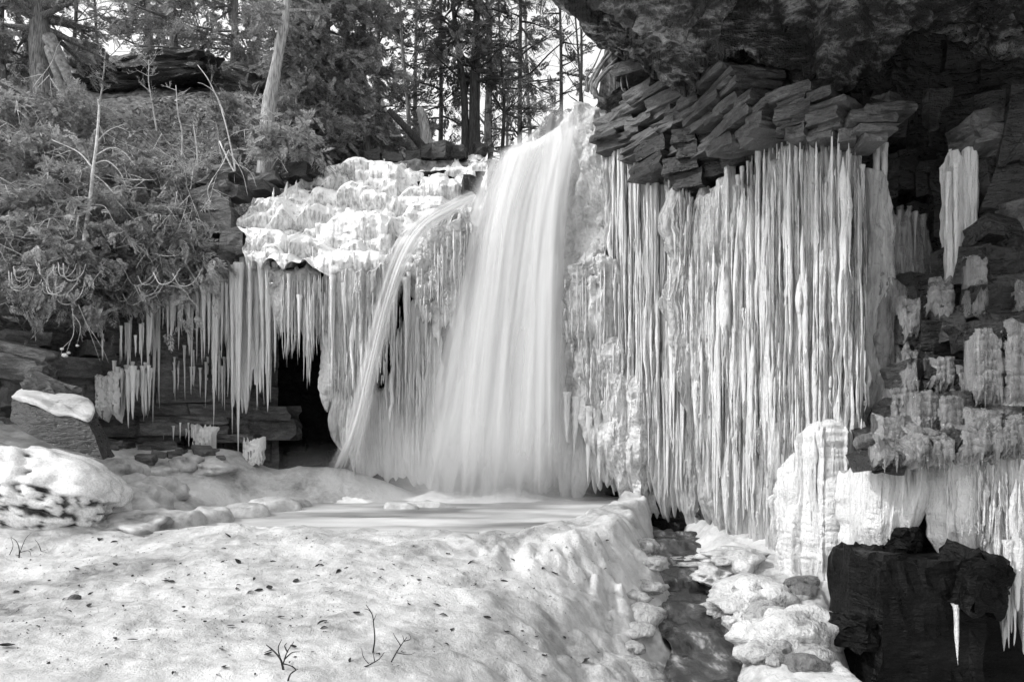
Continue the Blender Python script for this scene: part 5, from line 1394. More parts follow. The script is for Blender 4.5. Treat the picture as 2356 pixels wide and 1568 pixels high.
rw = rngs(505)
for k, yy in enumerate([7.6, 8.0, 8.35, 8.9, 9.5, 10.3]):
    xx = float(np.interp(yy, GUL_Y, GUL_X)) + rw.uniform(-0.3, 0.3)
    o = link('stone', STONES['rock_dark'][k])
    q = rw.uniform(0.1, 0.2)
    o.location = (xx, yy, float(ground_z(xx, yy)) + 0.12); o.scale = (q * 1.3, q, q * 0.8); o.rotation_euler = (0.1, 0.1, float(rw.random() * 6))
    set_props(o, 'small dark wet stone breaking the surface of the stream', 'stone', 'wet stones in the stream')
# ================================================================== trees and brush
def spray_template(seed, n=8):
    """one flat fan of scale leaves: axis +x, unit length"""
    r = rngs(700 + seed)
    V, Q = [], []
    def leaf(p, ang, L, w):
        d = np.array([math.cos(ang), math.sin(ang), r.normal(0, 0.15)]); s = np.array([-math.sin(ang), math.cos(ang), 0])
        b = len(V)
        V.extend([p, p + d * L * 0.5 + s * w, p + d * L, p + d * L * 0.5 - s * w])
        Q.append([b, b + 1, b + 2, b + 3])
    for k in range(n):
        x = 0.08 + 0.86 * k / n
        p = np.array([x, 0, -0.22 * x * x])
        for sg in (-1, 1):
            L = (0.42 - 0.26 * x) * r.uniform(0.75, 1.25)
            leaf(p, sg * r.uniform(0.35, 0.8), L * 1.1, 0.034 + 0.018 * r.random())
            if L > 0.25: leaf(p + np.array([math.cos(sg * .8), math.sin(sg * .8), 0]) * L * 0.45, sg * r.uniform(0.1, 0.5), L * 0.7, 0.034)
    leaf(np.array([0.9, 0, -0.2]), 0, 0.25, 0.04)
    leaf(np.array([0.0, 0, 0]), 0, 0.9, 0.012)
    return np.array(V), np.array(Q)
SPRAYS = [spray_template(i) for i in range(5)]
SPRAYS_LITE = [spray_template(i + 9, 5) for i in range(4)]

def spray_mesh(pos, dirs, scale, rng, lite=False, droop=0.0):
    """many sprays -> V, Q"""
    tpl = SPRAYS_LITE if lite else SPRAYS
    pos, dirs = np.asarray(pos), np.asarray(dirs, float).copy()
    dirs[:, 2] -= droop
    dirs /= np.linalg.norm(dirs, axis=1, keepdims=True) + 1e-9
    N = len(pos)
    up = rng.normal(0, 0.45, (N, 3)) + [0, 0, 1]
    y = np.cross(up, dirs); y /= np.linalg.norm(y, axis=1, keepdims=True) + 1e-9
    z = np.cross(dirs, y)
    R = np.stack([dirs, y, z], -1)
    which = rng.integers(len(tpl), size=N)
    Vs, Qs, n = [], [], 0
    for k, (V, Q) in enumerate(tpl):
        m = which == k
        c = int(m.sum())
        if not c: continue
        W = np.einsum('nij,vj->nvi', R[m], V) * np.asarray(scale)[m][:, None, None] + pos[m][:, None]
        Vs.append(W.reshape(-1, 3))
        Qs.append((Q[None] + (np.arange(c) * len(V))[:, None, None]).reshape(-1, 4) + n)
        n += c * len(V)
    return np.concatenate(Vs), np.concatenate(Qs)

def limb_path(p, d, L, droop, rng, n=7, wob=0.12, lift=0.0):
    t = np.linspace(0, 1, n)[:, None]
    d = np.asarray(d, float); d = d / np.linalg.norm(d)
    P = p + d * L * t + np.array([0, 0, -1.0]) * droop * L * t ** 2 + np.array([0, 0, 1.0]) * lift * L * t ** 3
    P = P + wob * L * np.cumsum(rng.normal(0, 0.25, (n, 3)), 0) / n ** 0.5 * t
    return P

def cedar(base, height, r0, label, rng, lean=(0, 0), crown=(0.15, 1.0), reach=1.6, nl=34, per=16, leaf=0.34, bark='bark', foliage='cedar', droop=0.35, group='cedars', bend=0.1, side=None, density_top=1.0, lite=False, trunk_pts=None, flare=1.6, name='cedar_tree', cat='tree'):
    base = np.asarray(base, float)
    root = empty(name, base, label, cat, group)
    n = 16
    t = np.linspace(0, 1, n)
    if trunk_pts is None:
        P = np.column_stack([lean[0] * t + bend * noise(t * 2.2, base[0], 0, 71), lean[1] * t + bend * noise(t * 2.2, base[0], 5, 72), height * t])
        P[:, :2] -= P[0, :2]
    else:
        P = smooth_path(np.asarray(trunk_pts) - base, n)
    P = np.concatenate([P[:1] - [0, 0, 0.3], P])
    tt = np.concatenate([[0], t])
    R = r0 * (1 - 0.72 * tt) * (1 + (flare - 1) * np.exp(-tt * 14))
    mb = MB()
    V, Q, T = tube(P, R, 10)
    V = V + 0.08 * r0 * fbm(V[:, 0] * 6, V[:, 1] * 6, V[:, 2] * 1.5, 75, 2)[:, None] * np.array([1, 1, 0])
    mb.add(V, Q, T)
    pos, dirs, sc = [], [], []
    for k in range(nl):
        h = crown[0] + (crown[1] - crown[0]) * (k + rng.random()) / nl
        i = h * (n - 1) + 1; i0 = min(int(i), n - 1); f = i - i0
        p = P[i0] * (1 - f) + P[min(i0 + 1, n)] * f
        az = rng.random() * 2 * np.pi if side is None else rng.normal(side, 0.9)
        L = reach * rng.uniform(0.5, 1.1) * (1 - 0.55 * (h - crown[0]) / (crown[1] - crown[0]) * density_top)
        d = np.array([math.cos(az), math.sin(az), rng.uniform(-0.1, 0.35)])
        lp = limb_path(p, d, L, droop * rng.uniform(0.4, 1.4), rng, lift=0.15)
        mb.add(*tube(lp, np.linspace(0.045 * r0 / 0.15 + 0.012, 0.005, len(lp)), 4, False))
        m = max(4, int(per * L / reach))
        u = rng.uniform(0.2, 1.0, m) ** 0.8
        q = u * (len(lp) - 1); qi = np.minimum(q.astype(int), len(lp) - 2); qf = (q - qi)[:, None]
        c = lp[qi] * (1 - qf) + lp[qi + 1] * qf
        tg = lp[qi + 1] - lp[qi]
        dd = tg / (np.linalg.norm(tg, axis=1, keepdims=True) + 1e-6) + rng.normal(0, 0.75, (m, 3))
        pos.append(c + rng.normal(0, 0.10, (m, 3)) * L); dirs.append(dd); sc.append(leaf * rng.uniform(0.6, 1.3, m))
    trunk = mb.build('trunk', M[bark], root)
    V, Q = spray_mesh(np.concatenate(pos), np.concatenate(dirs), np.concatenate(sc), rng, lite, 0.25)
    link('crown', mesh_data('crown', V, Q, smooth=False), M[foliage], root)
    return root

def bare_tree(base, height, r0, label, rng, lean=(0, 0), bark='bark_dark', depth=4, nb=7, group=None, name='bare_tree', start=0.25, trunk_pts=None, spread=0.9, cat='tree', twig=True, up=0.5):
    base = np.asarray(base, float)
    root = empty(name, base, label, cat, group)
    mb, tw = MB(), MB()
    n = 14
    t = np.linspace(0, 1, n)
    if trunk_pts is None:
        P = np.column_stack([lean[0] * t + 0.12 * noise(t * 3, base[0], 0, 81), lean[1] * t, height * t]); P[:, :2] -= P[0, :2]
    else:
        P = smooth_path(np.asarray(trunk_pts) - base, n)
    P = np.concatenate([P[:1] - [0, 0, 0.2], P])
    mb.add(*tube(P, r0 * (1 - 0.8 * np.concatenate([[0], t])) + 0.006, 8))
    def grow(p, d, L, r, lev):
        lp = limb_path(p, d, L, 0.05, rng, 6, 0.25, 0.1)
        (mb if lev < 1 else tw).add(*tube(lp, np.linspace(r, r * 0.35, 6), 4 if lev < 1 else 3, False))
        if lev >= depth - 1: return
        for k in range(rng.integers(2, 5)):
            f = rng.uniform(0.3, 1.0); i = min(int(f * 5), 4)
            dd = lp[i + 1] - lp[i]; dd /= np.linalg.norm(dd) + 1e-6
            grow(lp[i], dd + rng.normal(0, 0.6, 3) + [0, 0, 0.15], L * rng.uniform(0.4, 0.7), max(r * 0.5, 0.004), lev + 1)
    for k in range(nb):
        h = rng.uniform(start, 1.0); i = int(h * (n - 1)) + 1
        az = rng.random() * 6.28
        grow(P[i], np.array([math.cos(az) * spread, math.sin(az) * spread, rng.uniform(0.0, 1.0) * up * 2]), height * rng.uniform(0.14, 0.3), r0 * 0.3 * (1.2 - h) + 0.006, 0)
    mb.build('trunk', M[bark], root)
    if tw.n: set_props(tw.build('twigs', M[bark], root), kind='stuff')
    return root

rt = rngs(77)
PLAT = 7.0
def fp(px, Y, z=None):
    p = at(px, 500, Y); p[2] = hill_z(p[0], Y) if z is None else EYE + z
    return p
# -- the big leaning cedar on the far left
b0 = on_hill(100, 330)
Yb = b0[1]
cedar(b0, 6, 0.40, 'thick grey cedar trunk with splayed roots at the far left of the hillside', rt, crown=(0.6, 1.0), reach=1.7, nl=36, per=24, trunk_pts=[b0, at(100, 240, Yb), at(92, 120, Yb), at(84, 0, Yb), at(80, -160, Yb)], bark='bark', flare=1.5, foliage='cedar')
rootleg = MB()
for pts, r1 in [([(112, 85), (140, 140), (165, 200), (200, 275)], 0.17), ([(112, 110), (135, 180), (160, 240), (175, 300)], 0.12), ([(95, 150), (85, 260), (78, 380)], 0.1)]:
    pp = smooth_path([at(a, b, Yb - 0.25) for a, b in pts], 9)
    rootleg.add(*tube(pp, np.linspace(r1, r1 * 0.45, 9), 8))
rr = rootleg.build('exposed_root', M['root'], [c_ for c_ in bpy.data.objects['cedar_tree'].children if c_.name.startswith('trunk')][0]); rr.location = tuple(-b0)
# -- the pale cedar in the middle of the slope
Y1 = 17.3; b1 = at(612, 300, Y1); b1[2] = hill_z(b1[0], Y1)
cedar(b1, 7, 0.20, 'pale smooth-barked cedar trunk rising behind dense boughs left of centre', rt, crown=(0.7, 1.0), reach=1.2, nl=16, per=22, trunk_pts=[b1, at(618, 260, Y1), at(630, 180, Y1), at(645, 100, Y1), at(660, 20, Y1), at(670, -160, Y1)], bark='bark_pale')
# -- dense cedars between the slope and the lip
for (px, Y, h, r0, reach, nl, per, leaf, lb, fo, side) in [
    (745, 18.9, 7.5, 0.12, 1.6, 110, 36, 0.36, 'dense dark cedar at the brow just right of the pale trunk', 'cedar', None),
    (845, 19.8, 7.0, 0.11, 1.5, 90, 32, 0.36, 'bushy cedar standing behind the frozen cascade', 'cedar', None),
    (680, 18.4, 3.8, 0.08, 1.25, 70, 34, 0.34, 'low cedar bough mass drooping over the top of the frozen cascade', 'cedar', None),
    (540, 25.0, 7.5, 0.14, 2.4, 80, 26, 0.42, 'cedar crown spreading above the long dark slab on the hillside', 'cedar', None),
    (400, 25.5, 7.5, 0.14, 2.4, 80, 26, 0.42, 'cedar crown over the left end of the dark slab', 'cedar', None),
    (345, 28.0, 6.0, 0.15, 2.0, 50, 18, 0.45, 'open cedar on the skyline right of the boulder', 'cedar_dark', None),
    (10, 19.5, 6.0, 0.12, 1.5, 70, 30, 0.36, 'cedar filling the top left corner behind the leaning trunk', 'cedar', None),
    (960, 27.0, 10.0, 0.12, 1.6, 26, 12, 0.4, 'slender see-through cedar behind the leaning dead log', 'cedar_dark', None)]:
    hz = None
    b = fp(px, Y)
    cedar(b, h, r0, lb, rt, crown=(0.05, 1.0), reach=reach, nl=nl, per=per, leaf=leaf, foliage=fo, bark='bark', droop=0.3)
# -- the two dark trunks by the lip
for (px, px2, r0, lb) in [(1090, 1098, 0.19, 'thicker of the two dark straight trunks beside the lip of the waterfall'), (1068, 1042, 0.12, 'thinner leaning trunk of the dark pair beside the lip of the waterfall')]:
    Y = 20.0
    b = fp(px, Y)
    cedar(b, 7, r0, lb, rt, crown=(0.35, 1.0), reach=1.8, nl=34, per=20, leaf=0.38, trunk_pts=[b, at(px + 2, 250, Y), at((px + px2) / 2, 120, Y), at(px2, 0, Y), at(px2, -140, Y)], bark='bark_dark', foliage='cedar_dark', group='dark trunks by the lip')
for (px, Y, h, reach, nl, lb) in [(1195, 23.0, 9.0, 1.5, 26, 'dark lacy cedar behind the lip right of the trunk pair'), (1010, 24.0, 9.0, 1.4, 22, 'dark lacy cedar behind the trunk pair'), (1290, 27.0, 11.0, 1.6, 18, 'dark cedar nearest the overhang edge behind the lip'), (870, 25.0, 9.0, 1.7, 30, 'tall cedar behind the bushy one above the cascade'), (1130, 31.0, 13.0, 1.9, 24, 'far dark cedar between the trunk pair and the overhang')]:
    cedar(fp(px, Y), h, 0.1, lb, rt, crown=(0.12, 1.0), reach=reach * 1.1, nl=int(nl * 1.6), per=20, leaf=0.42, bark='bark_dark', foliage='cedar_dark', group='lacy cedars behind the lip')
# -- bare trees behind
bl = ['slender bare tree with a pale trunk in the bright gap behind the log', 'bare tree showing just right of the dark trunk pair', 'thin bare tree midway between the trunk pair and the overhang', 'bare twiggy tree closest to the overhang edge', 'bare tree filling the white gap by the overhang', 'pale bare trunk behind the lip left of the falling water', 'bare tree in the white sky gap at the upper left', 'second bare tree in the white sky gap at the upper left, further right', 'bare tree behind the cedar crowns left of the pale trunk', 'tall bare tree behind the boughs right of the pale trunk']
for i, (px, Y, h, r0, bk_) in enumerate([(955, 24, 9, .09, 'bark'), (1130, 26, 10, .17, 'bark'), (1225, 28, 11, .11, 'bark'), (1335, 25, 9.5, .08, 'bark_dark'), (1370, 30, 11, .1, 'bark_dark'), (1165, 33, 12, .11, 'bark'), (165, 31, 8, .09, 'bark_dark'), (235, 35, 9, .09, 'bark_dark'), (590, 30, 8, .12, 'bark'), (800, 33, 12, .14, 'bark_dark')]):
    bare_tree(fp(px, Y), h, r0, bl[i], rt, lean=(rt.normal(0, 0.5), 0), bark=bk_, depth=4, nb=12, group='bare trees behind the cedars', up=0.6)
b = fp(1150, 20.5)
bare_tree(b, 6, 0.06, 'thin black sapling with a long branch slanting up to the overhang', rt, bark='bark_dark', depth=2, nb=5, trunk_pts=[b, at(1160, 250, 20.5), at(1152, 120, 20.5), at(1143, -80, 20.5)])
sl = MB(); bb = at(1200, 190, 20.2)
sl.add(*tube(smooth_path([at(1160, 185, 20.5), at(1215, 172, 20.2), at(1268, 120, 19.8), at(1345, 55, 19.4)], 12) - at(1150, 500, 20.5) + (at(1150, 500, 20.5) - b), np.linspace(0.035, 0.012, 12), 5))
o = sl.build('slanting_branch', M['bark_dark'], [c_ for c_ in bpy.data.objects['bare_tree.010'].children if c_.name.startswith('trunk')][0])

# -- log, stumps, roots at the lip
lg = MB()
c0, c1 = at(985, 345, 19.0), at(893, 252, 18.4)
lp = smooth_path([c0 - [0, 0, .1], (c0 + c1) / 2 + [0.03, 0, -0.05], c1], 10)
lg.add(*tube(lp, np.linspace(0.12, 0.07, 10), 9))
o = lg.build('dead_log', M['bark_dark'], None, c0); set_props(o, 'dark dead log leaning out at a slant above the frozen ledge', 'log')
sm = MB(); s0 = at(985, 345, 19.6)
lp = smooth_path([s0 - [0, 0, .2], at(978, 300, 19.6), at(966, 250, 19.6)], 9)
V, Q, T = tube(lp, np.linspace(0.2, 0.1, 9), 10); V[:, 2] += 0.06 * noise(V[:, 0] * 20, V[:, 1] * 20, 0, 5) * (V[:, 2] > lp[-2, 2]); sm.add(V, Q, T)
o = sm.build('tree_stump', M['bark_pale'], None, s0); set_props(o, 'pale broken tree stump behind the leaning dead log', 'stump')
sm = MB(); s0 = on_hill(553, 385)
V, Q, T = tube(np.array([s0 + [0, 0, -0.2], s0 + [0, 0, 0.05], s0 + [0.0, 0, 0.22], s0 + [0.01, 0, 0.36]]), [0.26, 0.22, 0.19, 0.18], 12); sm.add(V, Q, T)
o = sm.build('tree_stump', M['bark'], None, s0); set_props(o, 'short sawn grey stump at the brow above the left ledge', 'stump')
tr = empty('root_tangle', at(1390, 210, 14.6), 'twisted grey roots curling over the corner of the overhang beside the falling water', 'roots')
for k, pts in enumerate([[(1350, 210), (1362, 180), (1385, 140), (1398, 118)], [(1365, 215), (1362, 195), (1385, 150), (1410, 120)], [(1372, 225), (1366, 200), (1390, 165), (1420, 135)], [(1395, 235), (1375, 222), (1372, 195), (1400, 160), (1425, 150)], [(1352, 205), (1350, 180), (1368, 150), (1385, 110)], [(1440, 125), (1432, 160), (1430, 200), (1440, 215)], [(1446, 125), (1440, 165), (1446, 205)]]):
    m = MB(); pp = smooth_path([at(a, b, 14.55 - 0.05 * k) for a, b in pts], 12)
    r = 0.05 if k < 4 else 0.022
    m.add(*tube(pp, np.linspace(r, r * 0.5, 12) * (1 + 0.2 * noise(np.arange(12) * 0.7, k, 0, 9)), 6))
    o = m.build('root', M['root'], tr); o.location = tuple(-np.array(tr.location))

# -- drooping cedar brush along the left brow
def brush(px, py, Y, label, rng, n=9, reach=1.1, per=26, leaf=0.26, foliage='cedar', face=-1.57, spread=1.2, droop=0.7, dead=3, group='drooping cedar brush over the left wall'):
    base = at(px, py, Y)
    root = empty('cedar_brush', base, label, 'shrub', group)
    mb = MB(); pos, dirs, sc = [], [], []
    for k in range(n):
        az = rng.normal(face, spread)
        d = np.array([math.cos(az), math.sin(az) * 0.7, rng.uniform(-0.2, 0.7)])
        L = reach * rng.uniform(0.5, 1.15)
        lp = limb_path(np.array([rng.normal(0, 0.25), rng.normal(0, 0.15), rng.normal(0, 0.2)]), d, L, droop * rng.uniform(0.5, 1.4), rng, 8, 0.15, 0.2)
        mb.add(*tube(lp, np.linspace(0.018, 0.004, 8), 4, False))
        m = per
        u = rng.uniform(0.1, 1.0, m); q = u * 7; qi = np.minimum(q.astype(int), 6); qf = (q - qi)[:, None]
        c = lp[qi] * (1 - qf) + lp[qi + 1] * qf; tg = lp[qi + 1] - lp[qi]
        dd = tg / (np.linalg.norm(tg, axis=1, keepdims=True) + 1e-6) + rng.normal(0, 0.7, (m, 3))
        pos.append(c + rng.normal(0, 0.12, (m, 3))); dirs.append(dd); sc.append(leaf * rng.uniform(0.5, 1.3, m))
    mb.build('stems', M['root'], root)
    if dead:
        dm = MB()
        for k in range(dead):
            az = rng.normal(face, 1.0)
            lp = limb_path(np.array([rng.normal(0, 0.3), -0.1, rng.normal(0, 0.25)]), np.array([math.cos(az), -0.5 * rng.random() - 0.2, rng.uniform(-0.2, 0.6)]), reach * rng.uniform(0.6, 1.2), rng.uniform(0.3, 1.2), rng, 10, 0.2, rng.uniform(0, 0.6))
            dm.add(*tube(lp, np.linspace(0.010, 0.003, 10), 4, False))
            for j in range(3):
                i = rng.integers(3, 8)
                dm.add(*tube(limb_path(lp[i], rng.normal(0, 1, 3) + [0, -0.3, -0.3], reach * 0.35, 0.5, rng, 6, 0.2, 0.3), np.linspace(0.007, 0.003, 6), 3, False))
        set_props(dm.build('dead_twigs', M['dead_wood'], root), kind='stuff')
    V, Q = spray_mesh(np.concatenate(pos), np.concatenate(dirs), np.concatenate(sc), rng, False, 0.35)
    link('foliage', mesh_data('foliage', V, Q, smooth=False), M[foliage], root)
    return root
rb = rngs(123)
spots = [(40, 340, 15.5), (60, 450, 14.6), (20, 560, 13.8), (130, 540, 14.3), (190, 470, 15.0), (250, 560, 14.7), (310, 490, 15.4), (350, 580, 15.2), (420, 520, 15.9), (400, 610, 15.2), (300, 640, 14.8), (180, 630, 14.2), (80, 640, 13.7), (120, 380, 15.6), (280, 400, 16.3), (480, 560, 15.7), (440, 430, 16.6), (560, 320, 19.0), (645, 330, 16.9), (200, 310, 17.0), (380, 430, 16.8), (0, 250, 16.5), (90, 250, 16.6)]
nearn = ['the far left corner', 'the left frame edge', 'the leaning dead sapling', 'the leaf-strewn slope', 'the brow stones', 'the icicle fringe', 'the looping dead twigs', 'the thick cedar roots']
desc = ['bushy', 'sparse', 'tufted', 'ragged', 'feathery', 'drooping', 'matted', 'frosted']
for i, (a_, b_, Y) in enumerate(spots):
    lo_ = b_ > 545
    rowname = 'hanging at the lip of the left wall' if lo_ else ('midway up the brushy slope' if b_ > 410 else 'high on the brushy slope')
    order = sorted([s_[0] for s_ in spots if (s_[1] > 545) == lo_ and ((s_[1] > 410) == (b_ > 410))]).index(a_) + 1
    ordn = ['first', 'second', 'third', 'fourth', 'fifth', 'sixth', 'seventh', 'eighth', 'ninth', 'tenth'][order - 1]
    brush(a_, b_, Y, '%s cedar brush %s, %s from the left edge' % (desc[i % 8], rowname, ordn), rb, n=10 if lo_ else 8, reach=1.1, per=42, leaf=0.3, foliage='cedar_pale' if i % 3 == 0 else 'cedar', droop=1.0 if lo_ else 0.6, dead=11 if a_ < 480 else 3)

# leafless shrubs that tangle the slope
shr = ['among the brush at the left edge', 'in front of the thick cedar roots', 'below the long dark slab', 'on the leaf-strewn slope left of the pale trunk', 'at the brow above the icicle fringe', 'beside the brow stones', 'behind the bleached dead sapling', 'above the looping dead twigs', 'under the boulder on the skyline', 'at the foot of the pale trunk', 'in the middle of the leaf-strewn slope', 'just left of the short sawn stump']
for i, (a_, b_) in enumerate([(40, 420), (170, 330), (360, 300), (500, 330), (400, 560), (460, 470), (250, 420), (90, 560), (230, 240), (590, 330), (420, 360), (520, 390)]):
    p = on_hill(a_, b_)
    bare_tree(p, rb.uniform(1.1, 1.9), 0.02, 'leafless twiggy shrub ' + shr[i], rb, lean=(rb.normal(0, 0.4), rb.normal(-0.3, 0.2)), bark='dead_wood' if i % 3 else 'bark', depth=4, nb=9, group='leafless shrubs on the slope', name='bare_shrub', start=0.1, cat='shrub', spread=1.2)

# leaf litter and dry grass over the slope (uncountable)
rl2 = rngs(55)
N = 15000
lx = rl2.uniform(-14, -3.2, N); ly = np.interp(lx, hx, ex) + rl2.uniform(0.05, 1, N) ** 1.3 * 9
c = np.column_stack([lx, ly, hill_z(lx, ly) + 0.03])
ang = rl2.random(N) * 6.28; L = rl2.uniform(0.03, 0.09, N)
ax = np.column_stack([np.cos(ang), np.sin(ang), rl2.normal(0.3, 0.5, N)]) * L[:, None]; bx_ = np.column_stack([-np.sin(ang), np.cos(ang), rl2.normal(0, 0.5, N)]) * (L * 0.5)[:, None]
V = np.stack([c - ax, c + bx_, c + ax, c - bx_], 1).reshape(-1, 3)
o = link('leaf_litter', mesh_data('leaf_litter', V, np.arange(4 * N).reshape(-1, 4), smooth=False), M['litter'])
set_props(o, 'dry fallen leaves covering the hillside slope', 'leaf litter', kind='stuff')
N = 1500
gm = MB()
lx = rl2.uniform(-9.5, -4.0, N); ly = np.interp(lx, hx, ex) + rl2.uniform(0.1, 1, N) * 6
c = np.column_stack([lx, ly, hill_z(lx, ly)])
for k in range(N):
    d = np.array([rl2.normal(0, 0.5), rl2.normal(-0.5, 0.4), rl2.uniform(0.2, 1)])
    lp = limb_path(c[k], d, rl2.uniform(0.15, 0.5), rl2.uniform(0.3, 1.0), rl2, 4, 0.1)
    w_ = np.array([0.006, 0.0, 0.003])
    q = np.stack([lp - w_, lp + w_], 1)
    gm.add(q, grid_quads(4, 2))
o = gm.build('dry_grass', M['dead_wood']); set_props(o, 'pale dry grass and stalks on the brushy slope', 'grass', kind='stuff')

# dead saplings on the slope
def traced(name, Y, strokes, mat, label, cat, group=None, jitter=0.0, seed=0):
    """strokes: list of (points px/py, radius) rooted at one depth, bending a little towards and away"""
    r = rngs(400 + seed)
    base = at(*strokes[0][0][0], Y)
    root = empty(name, base, label, cat, group)
    for k, (pts, rad) in enumerate(strokes):
        n = max(8, len(pts) * 4)
        yy = Y + np.cumsum(r.normal(0, jitter, len(pts)))
        if k == 0: yy[0] = Y
        pp = smooth_path([at(a, b, q) for (a, b), q in zip(pts, yy)], n)
        m = MB(); m.add(*tube(pp - base, np.linspace(rad, rad * 0.4, n), 5))
        m.build('stem' if k == 0 else 'twig', mat, root)
    return root
traced('dead_sapling', 14.2, [([(186, 640), (190, 580), (198, 520), (208, 450), (214, 390), (222, 330), (228, 250), (226, 230)], 0.045), ([(212, 385), (180, 350), (120, 322)], 0.02), ([(212, 380), (245, 370), (275, 395), (290, 430)], 0.012), ([(216, 360), (255, 340), (285, 350), (310, 380)], 0.012), ([(205, 455), (170, 455), (150, 480)], 0.012), ([(205, 470), (240, 475), (262, 510)], 0.012), ([(200, 500), (160, 510), (135, 530)], 0.012), ([(198, 530), (235, 545), (255, 575)], 0.01), ([(214, 400), (240, 420), (262, 445)], 0.01), ([(192, 570), (160, 590), (140, 600)], 0.012), ([(192, 570), (225, 590), (262, 600)], 0.012), ([(220, 330), (250, 300), (290, 285)], 0.01)],
       M['dead_wood'], 'bleached dead sapling with ribs of bare branches standing in front of the left brush', 'dead sapling', jitter=0.08)
traced('dead_sapling', 15.6, [([(505, 325), (540, 395), (525, 310), (505, 240), (480, 185), (455, 150)], 0.02), ([(517, 265), (495, 215), (470, 195), (455, 190)], 0.012), ([(527, 345), (510, 380), (490, 410)], 0.012), ([(527, 350), (545, 375), (560, 405), (570, 450)], 0.01), ([(490, 410), (478, 440), (490, 490)], 0.012), ([(490, 430), (455, 460), (420, 500)], 0.01), ([(493, 420), (470, 440), (462, 465)], 0.008), ([(540, 375), (575, 395), (590, 430)], 0.008)],
       M['dead_wood'], 'thin pale dead sapling forking above the brow stones', 'dead sapling', jitter=0.08, seed=2)
loops = []
for k in range(14):
    x0 = rb.uniform(0, 160); y0 = rb.uniform(590, 650)
    w_ = rb.uniform(25, 60); loops.append(([(x0, y0), (x0 + w_ * 0.1, y0 + w_ * 0.8), (x0 + w_ * 0.6, y0 + w_ * 1.0), (x0 + w_ * 1.1, y0 + w_ * 0.6), (x0 + w_ * 1.3, y0 + 2)], rb.uniform(0.007, 0.013)))
traced('dead_branch', 13.1, loops, M['dead_wood'], 'tangle of pale looping dead twigs hanging at the far left edge', 'dead branch', jitter=0.05, seed=3)
loops = []
for k in range(10):
    x0 = rb.uniform(150, 420); y0 = rb.uniform(620, 680); w_ = rb.uniform(30, 70)
    loops.append(([(x0, y0), (x0 + w_ * 0.3, y0 + w_ * 0.5), (x0 + w_ * 0.8, y0 + w_ * 0.4), (x0 + w_ * 1.2, y0 - w_ * 0.2)], rb.uniform(0.005, 0.011)))
traced('dead_branch', 14.0, loops, M['dead_wood'], 'pale arching dead twigs hanging over the dark wall left of the icicle fringe', 'dead branch', jitter=0.05, seed=4)
tw = traced('hanging_twig', 13.2, [([(165, 700), (170, 760), (160, 790), (150, 820)], 0.008), ([(166, 720), (185, 750), (178, 790)], 0.006), ([(165, 780), (145, 800), (140, 815)], 0.005), ([(180, 700), (205, 760), (230, 830)], 0.005), ([(200, 745), (235, 800), (250, 835)], 0.004)], M['dead_wood'], 'hanging dead twig with a lump of clear ice on its tip', 'twig', jitter=0.02, seed=5)
for k, (a_, b_, s_) in enumerate([(150, 818, .05), (142, 803, .03), (158, 812, .03), (178, 795, .028)]):
    o = link('ice_blob', MOUND[k].copy(), None, [c_ for c_ in tw.children if c_.name.startswith('stem')][0]); o.data.materials.clear(); o.data.materials.append(M['ice']); o.location = tuple(at(a_, b_, 13.2) - np.array(tw.location)); o.scale = (s_, s_ * 0.7, s_ * 0.9)
# ================================================================== twigs and leaves on the ice
def ice_twig(strokes, label, seed, rad=0.007, group='dark twigs poking out of the ice'):
    g = on_ground(*strokes[0][0])
    traced('twig', g[1], [(s_, rad * (1 if k == 0 else 0.65)) for k, s_ in enumerate(strokes)], M['twig'], label, 'twig', group, 0.02, seed)
ice_twig([[(652, 1540), (645, 1515), (628, 1495), (612, 1482)], [(650, 1530), (660, 1500), (676, 1475)], [(645, 1515), (640, 1490), (648, 1470)], [(655, 1515), (672, 1500), (690, 1498)], [(662, 1500), (655, 1485), (660, 1478)], [(625, 1494), (608, 1500)], [(650, 1525), (668, 1530), (682, 1540)]], 'bushy dark twig standing in the ice at the bottom, left of the tall one', 11, 0.009)
ice_twig([[(662, 1566), (668, 1550), (680, 1540), (672, 1530)], [(672, 1545), (686, 1538)]], 'short bent twig at the bottom edge below the bushy twig', 12, 0.007)
ice_twig([[(858, 1500), (862, 1470), (860, 1440), (856, 1412), (842, 1390)], [(858, 1430), (866, 1412)], [(856, 1410), (848, 1402), (838, 1400)]], 'tall thin wavy twig standing in the foreground ice', 13, 0.007)
ice_twig([[(838, 1533), (850, 1528), (872, 1515), (884, 1500)], [(850, 1528), (836, 1510), (832, 1490)], [(862, 1520), (858, 1500)]], 'low forked twig at the foot of the tall wavy twig', 14, 0.006)
ice_twig([[(900, 1522), (912, 1500), (925, 1480), (936, 1465)], [(912, 1500), (940, 1505), (955, 1500)], [(922, 1484), (908, 1462), (905, 1455)], [(930, 1474), (945, 1468), (940, 1455)], [(930, 1474), (926, 1460)]], 'twig with a small seed head right of the tall wavy twig', 15, 0.006)
ice_twig([[(612, 1408), (625, 1415), (645, 1425), (668, 1432)], [(625, 1415), (622, 1428), (640, 1420)], [(640, 1422), (655, 1432)]], 'dark twig lying flat on the ice above the bushy twig', 16, 0.006)
ice_twig([[(44, 1282), (44, 1262), (38, 1245), (26, 1235)], [(44, 1275), (58, 1240), (72, 1225)], [(44, 1270), (66, 1266), (72, 1280)], [(22, 1275), (30, 1255), (25, 1235)]], 'sprig of thin stems in the ice at the left edge', 17, 0.007)
ice_twig([[(95, 1268), (88, 1250), (80, 1240)], [(95, 1268), (110, 1262)]], 'tiny stem beside the left sprig', 18, 0.005)
ice_twig([[(255, 1462), (275, 1472), (300, 1474)], [(285, 1473), (292, 1468)]], 'small dark stick lying on the left foreground ice', 19, 0.008)
